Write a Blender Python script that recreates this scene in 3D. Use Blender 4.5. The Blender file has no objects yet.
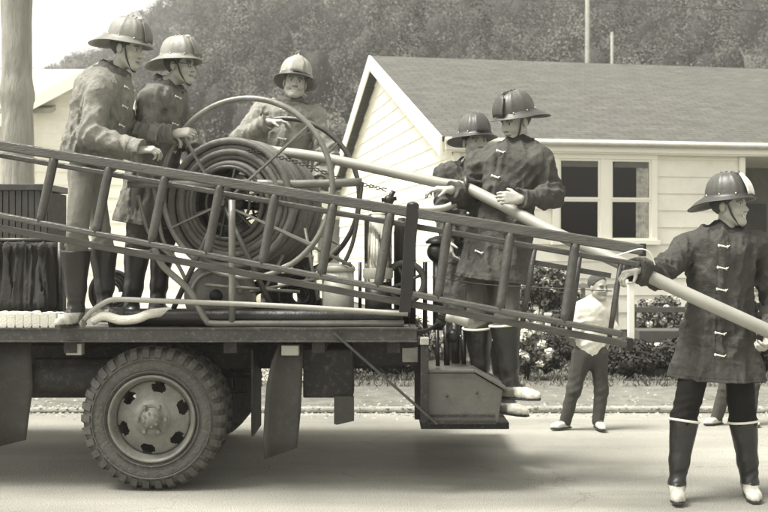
import bpy, math, random
import numpy as np
from mathutils import Vector, Matrix
random.seed(7); rng = np.random.default_rng(7)
F = 50/36*768.0
HZ = 251.0
CAMH = 1.5
def P(u, v, Y):
    return np.array([(u-384.0)*Y/F, Y, CAMH+(HZ-v)*Y/F])
scene = bpy.context.scene
COL = scene.collection

# ------------------------------------------------------------------ materials
def G(v): return (min(1, v*1.0), min(1, v*0.985), min(1, v*0.855), 1)
MATS = {}
def mat(name, g, rough=0.6, metal=0.0, var=0.25, vscale=6.0, bump=0.15, bscale=60.0, tone=False, spec=0.5, dirt=0.0, stretch=None, alpha=None):
    if name in MATS: return MATS[name]
    m = bpy.data.materials.new(name); m.use_nodes = True
    nt = m.node_tree; N = nt.nodes; L = nt.links
    b = N['Principled BSDF']
    b.inputs['Roughness'].default_value = rough
    b.inputs['Metallic'].default_value = metal
    b.inputs['Specular IOR Level'].default_value = spec
    tc = N.new('ShaderNodeTexCoord'); src = tc.outputs['Object']
    if stretch:
        mp = N.new('ShaderNodeMapping'); mp.inputs['Scale'].default_value = stretch
        L.new(src, mp.inputs['Vector']); src = mp.outputs['Vector']
    n1 = N.new('ShaderNodeTexNoise'); n1.inputs['Scale'].default_value = vscale; n1.inputs['Detail'].default_value = 8; n1.inputs['Roughness'].default_value = 0.65
    L.new(src, n1.inputs['Vector'])
    mr = N.new('ShaderNodeMapRange'); mr.inputs['From Min'].default_value = 0.28; mr.inputs['From Max'].default_value = 0.72
    mr.inputs['To Min'].default_value = 1-var; mr.inputs['To Max'].default_value = 1+var
    L.new(n1.outputs['Fac'], mr.inputs['Value'])
    mul = N.new('ShaderNodeVectorMath'); mul.operation = 'SCALE'
    mul.inputs[0].default_value = G(g)[:3]
    L.new(mr.outputs['Result'], mul.inputs['Scale'])
    out = mul.outputs['Vector']
    if dirt > 0:
        n2 = N.new('ShaderNodeTexNoise'); n2.inputs['Scale'].default_value = vscale*5; n2.inputs['Detail'].default_value = 10; n2.inputs['Roughness'].default_value = 0.8
        L.new(src, n2.inputs['Vector'])
        r2 = N.new('ShaderNodeMapRange'); r2.inputs['From Min'].default_value = 0.52; r2.inputs['From Max'].default_value = 0.66
        r2.inputs['To Min'].default_value = 0; r2.inputs['To Max'].default_value = dirt
        L.new(n2.outputs['Fac'], r2.inputs['Value'])
        mx = N.new('ShaderNodeMix'); mx.data_type = 'RGBA'
        L.new(r2.outputs['Result'], mx.inputs['Factor']); L.new(out, mx.inputs['A']); mx.inputs['B'].default_value = G(0.3 if g < 0.2 else 0.12)
        out = mx.outputs['Result']
    if tone:
        at = N.new('ShaderNodeAttribute'); at.attribute_name = 'tone'
        m2 = N.new('ShaderNodeVectorMath'); m2.operation = 'MULTIPLY'
        L.new(out, m2.inputs[0]); L.new(at.outputs['Color'], m2.inputs[1]); out = m2.outputs['Vector']
    L.new(out, b.inputs['Base Color'])
    if bump > 0:
        n3 = N.new('ShaderNodeTexNoise'); n3.inputs['Scale'].default_value = bscale; n3.inputs['Detail'].default_value = 6
        L.new(src, n3.inputs['Vector'])
        bp = N.new('ShaderNodeBump'); bp.inputs['Strength'].default_value = bump; bp.inputs['Distance'].default_value = 0.02
        L.new(n3.outputs['Fac'], bp.inputs['Height']); L.new(bp.outputs['Normal'], b.inputs['Normal'])
    MATS[name] = m
    return m

# ------------------------------------------------------------------ object helpers
def tag(o, label=None, cat=None, group=None, kind=None):
    if label: o['label'] = label
    if cat: o['category'] = cat
    if group: o['group'] = group
    if kind: o['kind'] = kind
    return o
def empty(name, loc, label, cat, group=None):
    o = bpy.data.objects.new(name, None); COL.objects.link(o)
    o.empty_display_size = 0.1
    o.location = Vector([float(c) for c in loc]); o.matrix_world = Matrix.Translation(o.location)
    return tag(o, label, cat, group)
def link(name, me, m, parent=None, smooth=False, bevel=0.0, solid=0.0):
    me.materials.append(m)
    o = bpy.data.objects.new(name, me); COL.objects.link(o)
    if parent is not None:
        o.parent = parent
        root = parent; off = Vector((0, 0, 0))
        while root is not None:
            off += root.location; root = root.parent
        # geometry is written in world coordinates: shift it into the parent's frame
        me.transform(Matrix.Translation(-off))
    if smooth:
        me.polygons.foreach_set('use_smooth', [True]*len(me.polygons))
    if solid:
        s = o.modifiers.new('thick', 'SOLIDIFY'); s.thickness = solid; s.offset = 0
    if bevel:
        b = o.modifiers.new('bevel', 'BEVEL'); b.width = bevel; b.segments = 2; b.limit_method = 'ANGLE'; b.angle_limit = 0.7
    return o
def np_mesh(name, V, Q, tone=None):
    me = bpy.data.meshes.new(name)
    V = np.asarray(V, dtype=np.float32); Q = np.asarray(Q, dtype=np.int32)
    k = Q.shape[1]
    me.vertices.add(len(V)); me.vertices.foreach_set('co', V.ravel())
    me.loops.add(Q.size); me.loops.foreach_set('vertex_index', Q.ravel())
    me.polygons.add(len(Q)); me.polygons.foreach_set('loop_start', np.arange(0, Q.size, k, dtype=np.int32))
    try: me.polygons.foreach_set('loop_total', np.full(len(Q), k, dtype=np.int32))
    except Exception: pass
    me.update(calc_edges=True)
    if tone is not None:
        a = me.color_attributes.new('tone', 'FLOAT_COLOR', 'POINT')
        c = np.ones((len(V), 4), dtype=np.float32); t = np.asarray(tone, dtype=np.float32)
        c[:, :3] = t[:, None] if t.ndim == 1 else t
        a.data.foreach_set('color', c.ravel())
    return me

def nrm(v):
    v = np.asarray(v, float); return v/ (np.linalg.norm(v)+1e-12)
class MB:
    def __init__(s): s.v = []; s.f = []; s.sm = []
    def quadbox(s, pts):
        b = len(s.v); s.v += [tuple(p) for p in pts]
        for q in ((0,3,2,1),(4,5,6,7),(0,1,5,4),(1,2,6,5),(2,3,7,6),(3,0,4,7)): s.f.append(tuple(b+i for i in q)); s.sm.append(False)
        return s
    def box(s, lo, hi):
        x0,y0,z0 = lo; x1,y1,z1 = hi
        return s.quadbox([(x0,y0,z0),(x1,y0,z0),(x1,y1,z0),(x0,y1,z0),(x0,y0,z1),(x1,y0,z1),(x1,y1,z1),(x0,y1,z1)])
    def obox(s, c, ax, ay, az):
        c, ax, ay, az = map(np.asarray, (c, ax, ay, az))
        return s.quadbox([c-ax-ay-az, c+ax-ay-az, c+ax+ay-az, c-ax+ay-az, c-ax-ay+az, c+ax-ay+az, c+ax+ay+az, c-ax+ay+az])
    def bar(s, a, b, w, h, up=(0,0,1)):
        a = np.asarray(a, float); b = np.asarray(b, float); d = nrm(b-a)
        x = nrm(np.cross(d, up)); z = np.cross(x, d)
        c = (a+b)/2; L = np.linalg.norm(b-a)/2
        return s.obox(c, d*L, x*w/2, z*h/2)
    def tube(s, pts, r, n=10, closed=False, cap=True):
        pts = [np.asarray(p, float) for p in pts]; m = len(pts)
        rr = r if hasattr(r, '__len__') else [r]*m
        b = len(s.v); prev = None
        for i in range(m):
            if closed: t = nrm(pts[(i+1) % m]-pts[i-1])
            else: t = nrm(pts[min(i+1, m-1)]-pts[max(i-1, 0)])
            if prev is None:
                x = np.cross(t, (0.0, 0.0, 1.0))
                if np.linalg.norm(x) < 0.1: x = np.cross(t, (1.0, 0.0, 0.0))
                x = nrm(x)
            else: x = nrm(prev - t*np.dot(prev, t))
            prev = x; y = np.cross(t, x)
            for k in range(n):
                a = 2*math.pi*k/n
                s.v.append(tuple(pts[i]+(x*math.cos(a)+y*math.sin(a))*rr[i]))
        for i in range(m if closed else m-1):
            j = (i+1) % m
            for k in range(n):
                k2 = (k+1) % n
                s.f.append((b+i*n+k, b+i*n+k2, b+j*n+k2, b+j*n+k)); s.sm.append(True)
        if cap and not closed:
            s.f.append(tuple(b+k for k in range(n))[::-1]); s.sm.append(False)
            s.f.append(tuple(b+(m-1)*n+k for k in range(n))); s.sm.append(False)
        return s
    def lathe(s, c, axis, prof, n=32, up=None, smooth=True, closed=False):
        """prof: list of (radius, distance along axis)"""
        c = np.asarray(c, float); axis = nrm(axis)
        x = np.cross(axis, (0, 0, 1.0))
        if np.linalg.norm(x) < 0.1: x = np.cross(axis, (1.0, 0, 0))
        x = nrm(x); y = np.cross(axis, x); b = len(s.v); m = len(prof)
        for (r, h) in prof:
            for k in range(n):
                a = 2*math.pi*k/n; s.v.append(tuple(c+axis*h+(x*math.cos(a)+y*math.sin(a))*r))
        for i in range(m if closed else m-1):
            j = (i+1) % m
            for k in range(n):
                k2 = (k+1) % n
                s.f.append((b+i*n+k, b+i*n+k2, b+j*n+k2, b+j*n+k)); s.sm.append(smooth)
        return s
    def ellipsoid(s, c, R, n=16, m=10):
        """R: 3x3 rows = scaled axes"""
        c = np.asarray(c, float); R = np.asarray(R, float); b = len(s.v)
        for i in range(m+1):
            t = math.pi*i/m
            for k in range(n):
                a = 2*math.pi*k/n
                s.v.append(tuple(c+R[0]*math.sin(t)*math.cos(a)+R[1]*math.sin(t)*math.sin(a)+R[2]*math.cos(t)))
        for i in range(m):
            for k in range(n):
                k2 = (k+1) % n
                s.f.append((b+i*n+k, b+i*n+k2, b+(i+1)*n+k2, b+(i+1)*n+k)); s.sm.append(True)
        return s
    def poly(s, pts, thick):
        """flat polygon extruded by vector thick"""
        b = len(s.v); n = len(pts); t = np.asarray(thick, float)
        s.v += [tuple(np.asarray(p, float)) for p in pts]; s.v += [tuple(np.asarray(p, float)+t) for p in pts]
        s.f.append(tuple(range(b, b+n))[::-1]); s.f.append(tuple(range(b+n, b+2*n))); s.sm += [False, False]
        for i in range(n):
            j = (i+1) % n; s.f.append((b+i, b+j, b+n+j, b+n+i)); s.sm.append(False)
        return s
    def build(s, name, m, parent=None, bevel=0.0, solid=0.0):
        me = bpy.data.meshes.new(name); me.from_pydata(s.v, [], s.f); me.update()
        me.polygons.foreach_set('use_smooth', s.sm)
        o = link(name, me, m, parent, False, bevel, solid)
        return o
def spline(pts, n=8):
    pts = [np.asarray(p, float) for p in pts]; q = [2*pts[0]-pts[1]]+pts+[2*pts[-1]-pts[-2]]; out = []
    for i in range(1, len(q)-2):
        for k in range(n):
            t = k/n; a, b, c, d = q[i-1], q[i], q[i+1], q[i+2]
            out.append(0.5*(2*b+(c-a)*t+(2*a-5*b+4*c-d)*t*t+(3*b-a-3*c+d)*t**3))
    out.append(pts[-1]); return out
def set_origin(o, p):
    """put a top-level mesh's origin at p without moving it"""
    p = Vector([float(c) for c in p]); o.data.transform(Matrix.Translation(-p)); o.location = p
    o.matrix_world = Matrix.Translation(p)

# ------------------------------------------------------------------ implicit surfaces
class SDF:
    def __init__(s): s.ops = []
    def rc(s, a, b, ra, rb, k=0.02, flat=None, ax=None, op='u'):
        a = np.asarray(a, float); b = np.asarray(b, float); R = max(ra, rb)
        s.ops.append(('rc', op, k, np.minimum(a, b)-R, np.maximum(a, b)+R, (a, b, ra, rb, flat, None if ax is None else nrm(ax)))); return s
    def ell(s, c, R, r, k=0.02, op='u'):
        c = np.asarray(c, float); R = np.asarray(R, float); m = max(r)
        s.ops.append(('el', op, k, c-m, c+m, (c, R, np.asarray(r, float)))); return s
    def sph(s, c, r, k=0.01, op='u'): return s.ell(c, np.eye(3), (r, r, r), k, op)
    def bounds(s):
        lo = np.min([o[3] for o in s.ops if o[1] == 'u'], axis=0); hi = np.max([o[4] for o in s.ops if o[1] == 'u'], axis=0)
        return lo, hi
    def __call__(s, p, margin=0.06):
        d = np.full(len(p), margin)
        for typ, op, k, lo, hi, prm in s.ops:
            m = np.all((p > lo-margin) & (p < hi+margin), axis=1)
            ix = np.nonzero(m)[0]
            if len(ix) == 0: continue
            q = p[ix]
            if typ == 'rc':
                a, b, ra, rb, flat, ax = prm; f = 1.0
                if flat is not None:
                    q = q + np.outer((q-a)@ax, ax)*(1/flat-1); b = b + ax*np.dot(b-a, ax)*(1/flat-1); f = (1+flat)/2
                ba = b-a; pa = q-a; l2 = max(ba@ba, 1e-9)
                h = np.clip(pa@ba/l2, 0, 1)
                e = (np.linalg.norm(pa-h[:, None]*ba, axis=1)-(ra+(rb-ra)*h))*f
            else:
                c, R, r = prm; l = (q-c)@R.T
                k0 = np.linalg.norm(l/r, axis=1); k1 = np.linalg.norm(l/(r*r), axis=1)
                e = np.where(k1 > 1e-6, k0*(k0-1)/np.maximum(k1, 1e-6), -r.min())
            dd = d[ix]
            if op == 'u':
                h = np.maximum(k-np.abs(dd-e), 0)/k; d[ix] = np.minimum(dd, e)-h*h*k*0.25
            else:
                h = np.maximum(k-np.abs(dd+e), 0)/k; d[ix] = np.maximum(dd, -e)+h*h*k*0.25
        return d
def surface(f, lo, hi, h, name, tonef=None):
    """surface nets of f(points) over the box lo..hi with cell h"""
    lo = np.asarray(lo, float)-2*h; hi = np.asarray(hi, float)+2*h
    B = 4; nb = np.ceil((hi-lo)/(h*B)).astype(int)+1
    g = np.stack(np.meshgrid(*[np.arange(n) for n in nb], indexing='ij'), -1).reshape(-1, 3)
    c = lo+(g+0.5)*h*B
    dc = f(c); act = np.abs(dc) < h*B*1.9
    n = nb*B+1
    val = np.empty(n, dtype=np.float32)
    sg = np.where(dc.reshape(nb) < 0, -1.0, 1.0).astype(np.float32)
    big = np.repeat(np.repeat(np.repeat(sg, B, 0), B, 1), B, 2)
    val[:-1, :-1, :-1] = big; val[-1] = 1; val[:, -1] = 1; val[:, :, -1] = 1
    ga = g[act]
    o = np.stack(np.meshgrid(*[np.arange(B+1)]*3, indexing='ij'), -1).reshape(-1, 3)
    idx = (ga[:, None, :]*B+o[None]).reshape(-1, 3)
    flat = np.unique((idx[:, 0]*n[1]+idx[:, 1])*n[2]+idx[:, 2])
    ii = np.stack(np.unravel_index(flat, n), 1)
    vr = val.ravel(); vr[flat] = f(lo+ii*h)
    val = vr.reshape(n)
    cell = ga[:, None, :]*B+o[(o < B).all(1)][None]
    cell = cell.reshape(-1, 3)
    cor = np.array([[0,0,0],[1,0,0],[0,1,0],[1,1,0],[0,0,1],[1,0,1],[0,1,1],[1,1,1]])
    cv = np.stack([val[cell[:, 0]+a, cell[:, 1]+b, cell[:, 2]+c_] for a, b, c_ in cor], 1)
    neg = cv < 0; mix = neg.any(1) & ~neg.all(1)
    cell = cell[mix]; cv = cv[mix]
    acc = np.zeros((len(cell), 3)); cnt = np.zeros(len(cell))
    for i, j in ((0,1),(2,3),(4,5),(6,7),(0,2),(1,3),(4,6),(5,7),(0,4),(1,5),(2,6),(3,7)):
        a, b = cv[:, i], cv[:, j]; m = (a < 0) != (b < 0)
        t = np.where(m, a/np.where(m, a-b, 1), 0)
        acc += np.where(m[:, None], cor[i]+t[:, None]*(cor[j]-cor[i]), 0); cnt += m
    V = lo+(cell+acc/cnt[:, None])*h
    vid = np.full(n, -1, dtype=np.int32); vid[cell[:, 0], cell[:, 1], cell[:, 2]] = np.arange(len(cell))
    quads = []
    for ax in range(3):
        u, w = (ax+1) % 3, (ax+2) % 3
        e = np.zeros(3, int); e[ax] = 1
        a = val[cell[:, 0], cell[:, 1], cell[:, 2]]; b = val[cell[:, 0]+e[0], cell[:, 1]+e[1], cell[:, 2]+e[2]]
        m = ((a < 0) != (b < 0)) & (cell[:, u] > 0) & (cell[:, w] > 0)
        cc = cell[m]; fl = (a[m] < 0)
        eu = np.zeros(3, int); eu[u] = 1; ew = np.zeros(3, int); ew[w] = 1
        def at(q): return vid[q[:, 0], q[:, 1], q[:, 2]]
        q = np.stack([at(cc-eu-ew), at(cc-ew), at(cc), at(cc-eu)], 1)
        q[~fl] = q[~fl][:, ::-1]
        quads.append(q[(q >= 0).all(1)])
    Q = np.concatenate(quads)
    tone = tonef(V) if tonef else None
    me = np_mesh(name, V, Q, tone)
    me.polygons.foreach_set('use_smooth', [True]*len(me.polygons))
    return me
def sdf_obj(s, name, m, h, parent=None, disp=None, cut=None, tonef=None, margin=0.06):
    lo, hi = s.bounds()
    def f(p):
        d = s(p, margin)
        if disp is not None: d = d+disp(p)
        if cut is not None:
            for (c, nn) in cut: d = np.maximum(d, (p-c)@nn)
        return d
    me = surface(f, lo-0.01, hi+0.01, h, name, tonef)
    return link(name, me, m, parent)

_T = np.random.default_rng(99).uniform(-1, 1, (32, 32, 32)).astype(np.float32)
def vnoise(q):
    i = np.floor(q).astype(int); f = q-i; f = f*f*(3-2*f); i &= 31; j = (i+1) & 31
    x0, y0, z0 = i.T; x1, y1, z1 = j.T; fx, fy, fz = f.T
    c0 = (_T[x0, y0, z0]*(1-fx)+_T[x1, y0, z0]*fx)*(1-fy)+(_T[x0, y1, z0]*(1-fx)+_T[x1, y1, z0]*fx)*fy
    c1 = (_T[x0, y0, z1]*(1-fx)+_T[x1, y0, z1]*fx)*(1-fy)+(_T[x0, y1, z1]*(1-fx)+_T[x1, y1, z1]*fx)*fy
    return c0*(1-fz)+c1*fz
def wrinkle(seed, amp, f0=24.0, centers=(), stretch=(1, 1, 0.5)):
    r = np.random.default_rng(seed); st = np.array(stretch); o = r.uniform(0, 30, (4, 3)); k = f0*.42
    def sc(n): return np.sqrt(n*n+.0012)
    def f(p):
        q = p*st
        w = q+.045*np.stack([vnoise(q*k*.6+o[0]), vnoise(q*k*.6+o[1]), vnoise(q*k*.6+o[2])], 1)
        t = .35*vnoise(q*k*.55+o[3])+1.2*(sc(vnoise(w*k+o[0]))-.3)+.75*(sc(vnoise(w*np.array([1.5, 1.5, .9])*k*1.5+o[1]))-.3)+.4*(sc(vnoise(w*k*3.1+o[2]))-.3)+.10*vnoise(p*k*6.5)
        t = t*amp*1.0
        for (c, axd, rad, am) in centers:
            dd = np.linalg.norm(p-c, axis=1); x = (p-c)@axd
            side = (p-c)@nrm(np.cross(axd, (0.3, 1, 0.2)))
            ph = x*46+side*22+2.2*vnoise(w*k*.8+o[3])
            t = t+am*np.exp(-(dd/rad)**2)*(np.sqrt(np.sin(ph)**2+.02)-0.55)
        return t
    return f
# ------------------------------------------------------------------ people
M_skin = mat('skin', 0.36, 0.55, var=0.08, bump=0.1, bscale=90, tone=True)
M_hair = mat('hair', 0.07, 0.6, var=0.3, bump=0.6, bscale=260)
M_coat = mat('coat_canvas', 1.0, 0.75, var=0.16, vscale=7, bump=0.45, bscale=150, tone=True, spec=0.25)
M_cloth = mat('trouser_cloth', 1.0, 0.85, var=0.18, vscale=9, bump=0.35, bscale=160, tone=True, spec=0.2)
M_boot = mat('rubber', 1.0, 0.38, var=0.3, vscale=7, bump=0.12, bscale=40, tone=True, spec=0.5)
M_clasp = mat('clasp_metal', 0.75, 0.35, metal=0.3, var=0.1, bump=0)
M_white = mat('white_paint', 0.75, 0.5, var=0.1, bump=0.1)
M_strap = mat('strap_leather', 0.03, 0.5, var=0.2, bump=0.1)
M_helmet = mat('helmet_leather', 1.0, 0.46, var=0.25, vscale=14, bump=0.1, bscale=45, tone=True, spec=0.6)

def frame(fwd, roll=0.0, up=(0, 0, 1)):
    f = nrm(fwd); x = nrm(np.cross(f, up)); u = np.cross(x, f)
    if roll:
        x, u = x*math.cos(roll)+u*math.sin(roll), u*math.cos(roll)-x*math.sin(roll)
    return np.array([x, f, u])          # rows: right, forward, up  (local = R @ (p-c))

def head_ops(S, c, R, s=0.93, smile=False):
    w = lambda x, y, z: c+(x*R[0]+y*R[1]+z*R[2])*s
    E = lambda x, y, z, r, k=0.02, op='u': S.ell(w(x, y, z), R, tuple(a*s for a in r), k, op)
    E(0, -.014, .045, (.076, .097, .09))
    E(0, .028, -.025, (.064, .066, .088), .03)
    for sx in (-1, 1):
        S.rc(w(sx*.05, .005, -.055), w(sx*.018, .066, -.1), .022*s, .02*s, .03)
        E(sx*.04, .058, -.03, (.026, .024, .026), .02)
    E(0, .078, -.1, (.022, .018, .018), .02)
    S.rc(w(-.036, .074, .024), w(.036, .074, .024), .013*s, .013*s, .014)
    for sx in (-1, 1):
        E(sx*.032, .094, .003, (.017, .016, .011), .012, 'd')
        E(sx*.031, .07, .002, (.0135, .0135, .012), .003)
    S.rc(w(0, .082, .008), w(0, .104, -.03), .0085*s, .0125*s, .012)
    for sx in (-1, 1): E(sx*.0125, .093, -.036, (.009, .011, .008), .007)
    E(0, .084, -.062, (.026, .013, .0075), .006)
    E(0, .083, -.076, (.022, .012, .008), .006)
    if smile:
        for sx in (-1, 1): S.rc(w(0, .1, -.073), w(sx*.027, .088, -.062), .0035*s, .002*s, .002, op='d'); E(sx*.036, .07, -.045, (.018, .02, .016), .012)
    else: E(0, .1, -.0685, (.02, .008, .0018), .002, 'd')
    for sx in (-1, 1):
        E(sx*.078, -.008, -.008, (.009, .019, .031), .006)
        E(sx*.088, .0, -.006, (.005, .009, .016), .004, 'd')
def hand(S, w, d, pn, th, curl=0.5, s=1.0):
    w = np.asarray(w, float); d = nrm(d); pn = nrm(np.asarray(pn, float)-d*np.dot(pn, d)); th = nrm(np.asarray(th, float)-d*np.dot(th, d)-pn*np.dot(th, pn))
    off = (.031, .0105, -.0105, -.029); kl = (.088, .093, .088, .078); ln = (.95, 1.06, 1.0, .8)
    for i in range(4):
        kn = w+d*kl[i]*s+th*off[i]*s
        S.rc(w+th*off[i]*.7*s+d*.012, kn, .0155*s, .0125*s, .014)
        dr = nrm(d+th*off[i]*1.2); p = kn; n = pn; c = curl*(0.85+0.1*i)
        for seg, (L, r0, r1) in enumerate(((.043, .0098, .0092), (.027, .009, .0084), (.021, .0082, .0068))):
            a = c*(0.75, 1.05, 0.8)[seg]
            dr, n = nrm(dr*math.cos(a)+n*math.sin(a)), nrm(n*math.cos(a)-dr*math.sin(a))
            q = p+dr*L*s*ln[i]; S.rc(p, q, r0*s, r1*s, .003); p = q
    t0 = w+d*.026*s+th*.026*s; td = nrm(d*.62+th*.66+pn*.42*min(1, .4+curl))
    t1 = t0+td*.042*s; td2 = nrm(td+pn*.55*curl+d*.3-th*.25*curl); t2 = t1+td2*.032*s
    S.rc(w+d*.012*s+th*.01*s, t0, .016*s, .0145*s, .012); S.rc(t0, t1, .0135*s, .011*s, .006); S.rc(t1, t2, .0108*s, .0085*s, .003)
def helmet(parent, c, R, tone=0.06, shield=0.05, s=0.93, strap=True, brimtone=None, back=0.108):
    w = lambda x, y, z: c+(x*R[0]+y*R[1]+z*R[2])*s
    n = 96; rows = 14; V = []; Q = []; T = []
    for i in range(rows+1):
        t = i/rows*math.pi/2
        for k in range(n):
            a = 2*math.pi*k/n
            rib = 0.5+0.5*math.cos(8*a); rib = rib**4
            r = math.cos(t)**0.75*(1+0.05*rib*math.sin(min(1, t*1.3+.25)*math.pi*.5)); zz = math.sin(t)**0.95
            V.append(w(.113*r*math.cos(a), -.008+.13*r*math.sin(a)-.012*(1-r), .053+.142*zz*(1+0.02*rib)))
    for i in range(rows):
        for k in range(n):
            k2 = (k+1) % n; Q.append((i*n+k, i*n+k2, (i+1)*n+k2, (i+1)*n+k))
    me = np_mesh('helmet', V, Q, np.full(len(V), tone))
    dome = link('helmet', me, M_helmet, parent, True)
    dome.modifiers.new('thick', 'SOLIDIFY').thickness = 0.004
    dome['label'] = 'fire helmet with ribbed crown and long rear brim'
    V = []; Q = []; m = 7
    for i in range(m+1):
        q = i/m
        for k in range(n):
            a = 2*math.pi*k/n; fr = max(0, math.sin(a)); bk = max(0, -math.sin(a))
            wd = .046-.014*fr**2+(back-.046)*bk**1.4
            dr = -.010*q-(.02+.045*bk**2)*q*q*1.0+.014*fr**2*q+.016*math.exp(-q*7)
            edge = .006*math.exp(-((q-1)/.08)**2)
            ex = .113+wd*q; ey = .13+wd*q
            V.append(w(ex*math.cos(a), -.008+ey*math.sin(a), .052+dr+edge))
    for i in range(m):
        for k in range(n):
            k2 = (k+1) % n; Q.append((i*n+k, (i+1)*n+k, (i+1)*n+k2, i*n+k2))
    me = np_mesh('brim', V, Q, np.full(len(V), brimtone if brimtone is not None else tone*0.8))
    br = link('brim', me, M_helmet, dome, True); br.modifiers.new('thick', 'SOLIDIFY').thickness = 0.005
    # comb on the crown
    mb = MB(); pts = []
    for k in range(13):
        t = math.radians(8+k*(164/12)); pts.append(w(0, -.008+.136*math.cos(t)*1.0, .05+.146*math.sin(t)**0.9))
    mb.tube(pts, [.004+.004*math.sin(math.pi*k/12) for k in range(13)], 8)
    for k in range(7):
        t = math.radians(50+k*13); mb.ellipsoid(w(0, -.008+.136*math.cos(t), .052+.15*math.sin(t)**.9), np.eye(3)*.0085, 8, 6)
    mb.ellipsoid(w(0, .05, .186), R*np.array([[.012], [.03], [.02]])*s, 12, 8)
    me = bpy.data.meshes.new('comb'); me.from_pydata(mb.v, [], mb.f); me.polygons.foreach_set('use_smooth', [True]*len(me.polygons))
    at = me.color_attributes.new('tone', 'FLOAT_COLOR', 'POINT'); at.data.foreach_set('color', [tone*1.1]*len(mb.v)*4)
    link('comb', me, M_helmet, dome)
    # front shield
    V = []; Q = []; ns = 8
    for j in range(7):
        q = j/6; hw = .055*(1-.15*(1-q)-.45*max(0, q-.6)/.4)
        for k in range(ns+1):
            x = hw*(2*k/ns-1); V.append(w(x, .136-.055*q*q-.25*x*x/.1*.35, .056+.125*q+.006*math.cos(x/hw*1.5)))
    for j in range(6):
        for k in range(ns): b = j*(ns+1)+k; Q.append((b, b+1, b+ns+2, b+ns+1))
    me = np_mesh('front_shield', V, Q, np.full(len(V), shield))
    so = link('front_shield', me, M_helmet, dome, True); so.modifiers.new('thick', 'SOLIDIFY').thickness = 0.004
    # rivets / band
    mb = MB()
    for a in (40, 140, 220, 320, 0, 180):
        a = math.radians(a); mb.ellipsoid(w(.115*math.cos(a), -.008+.138*math.sin(a), .066), np.eye(3)*.005, 8, 6)
    mb.build('rivets', M_clasp, dome)
    if strap:
        mb = MB()
        for sx in (-1, 1):
            mb.tube(spline([w(sx*.1, .02, .05), w(sx*.082, .03, -.0), w(sx*.066, .045, -.06), w(sx*.02, .07, -.122), w(0, .078, -.127)], 5), .0055*s, 8)
        mb.build('chin_strap', M_strap, dome)
    return dome

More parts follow.
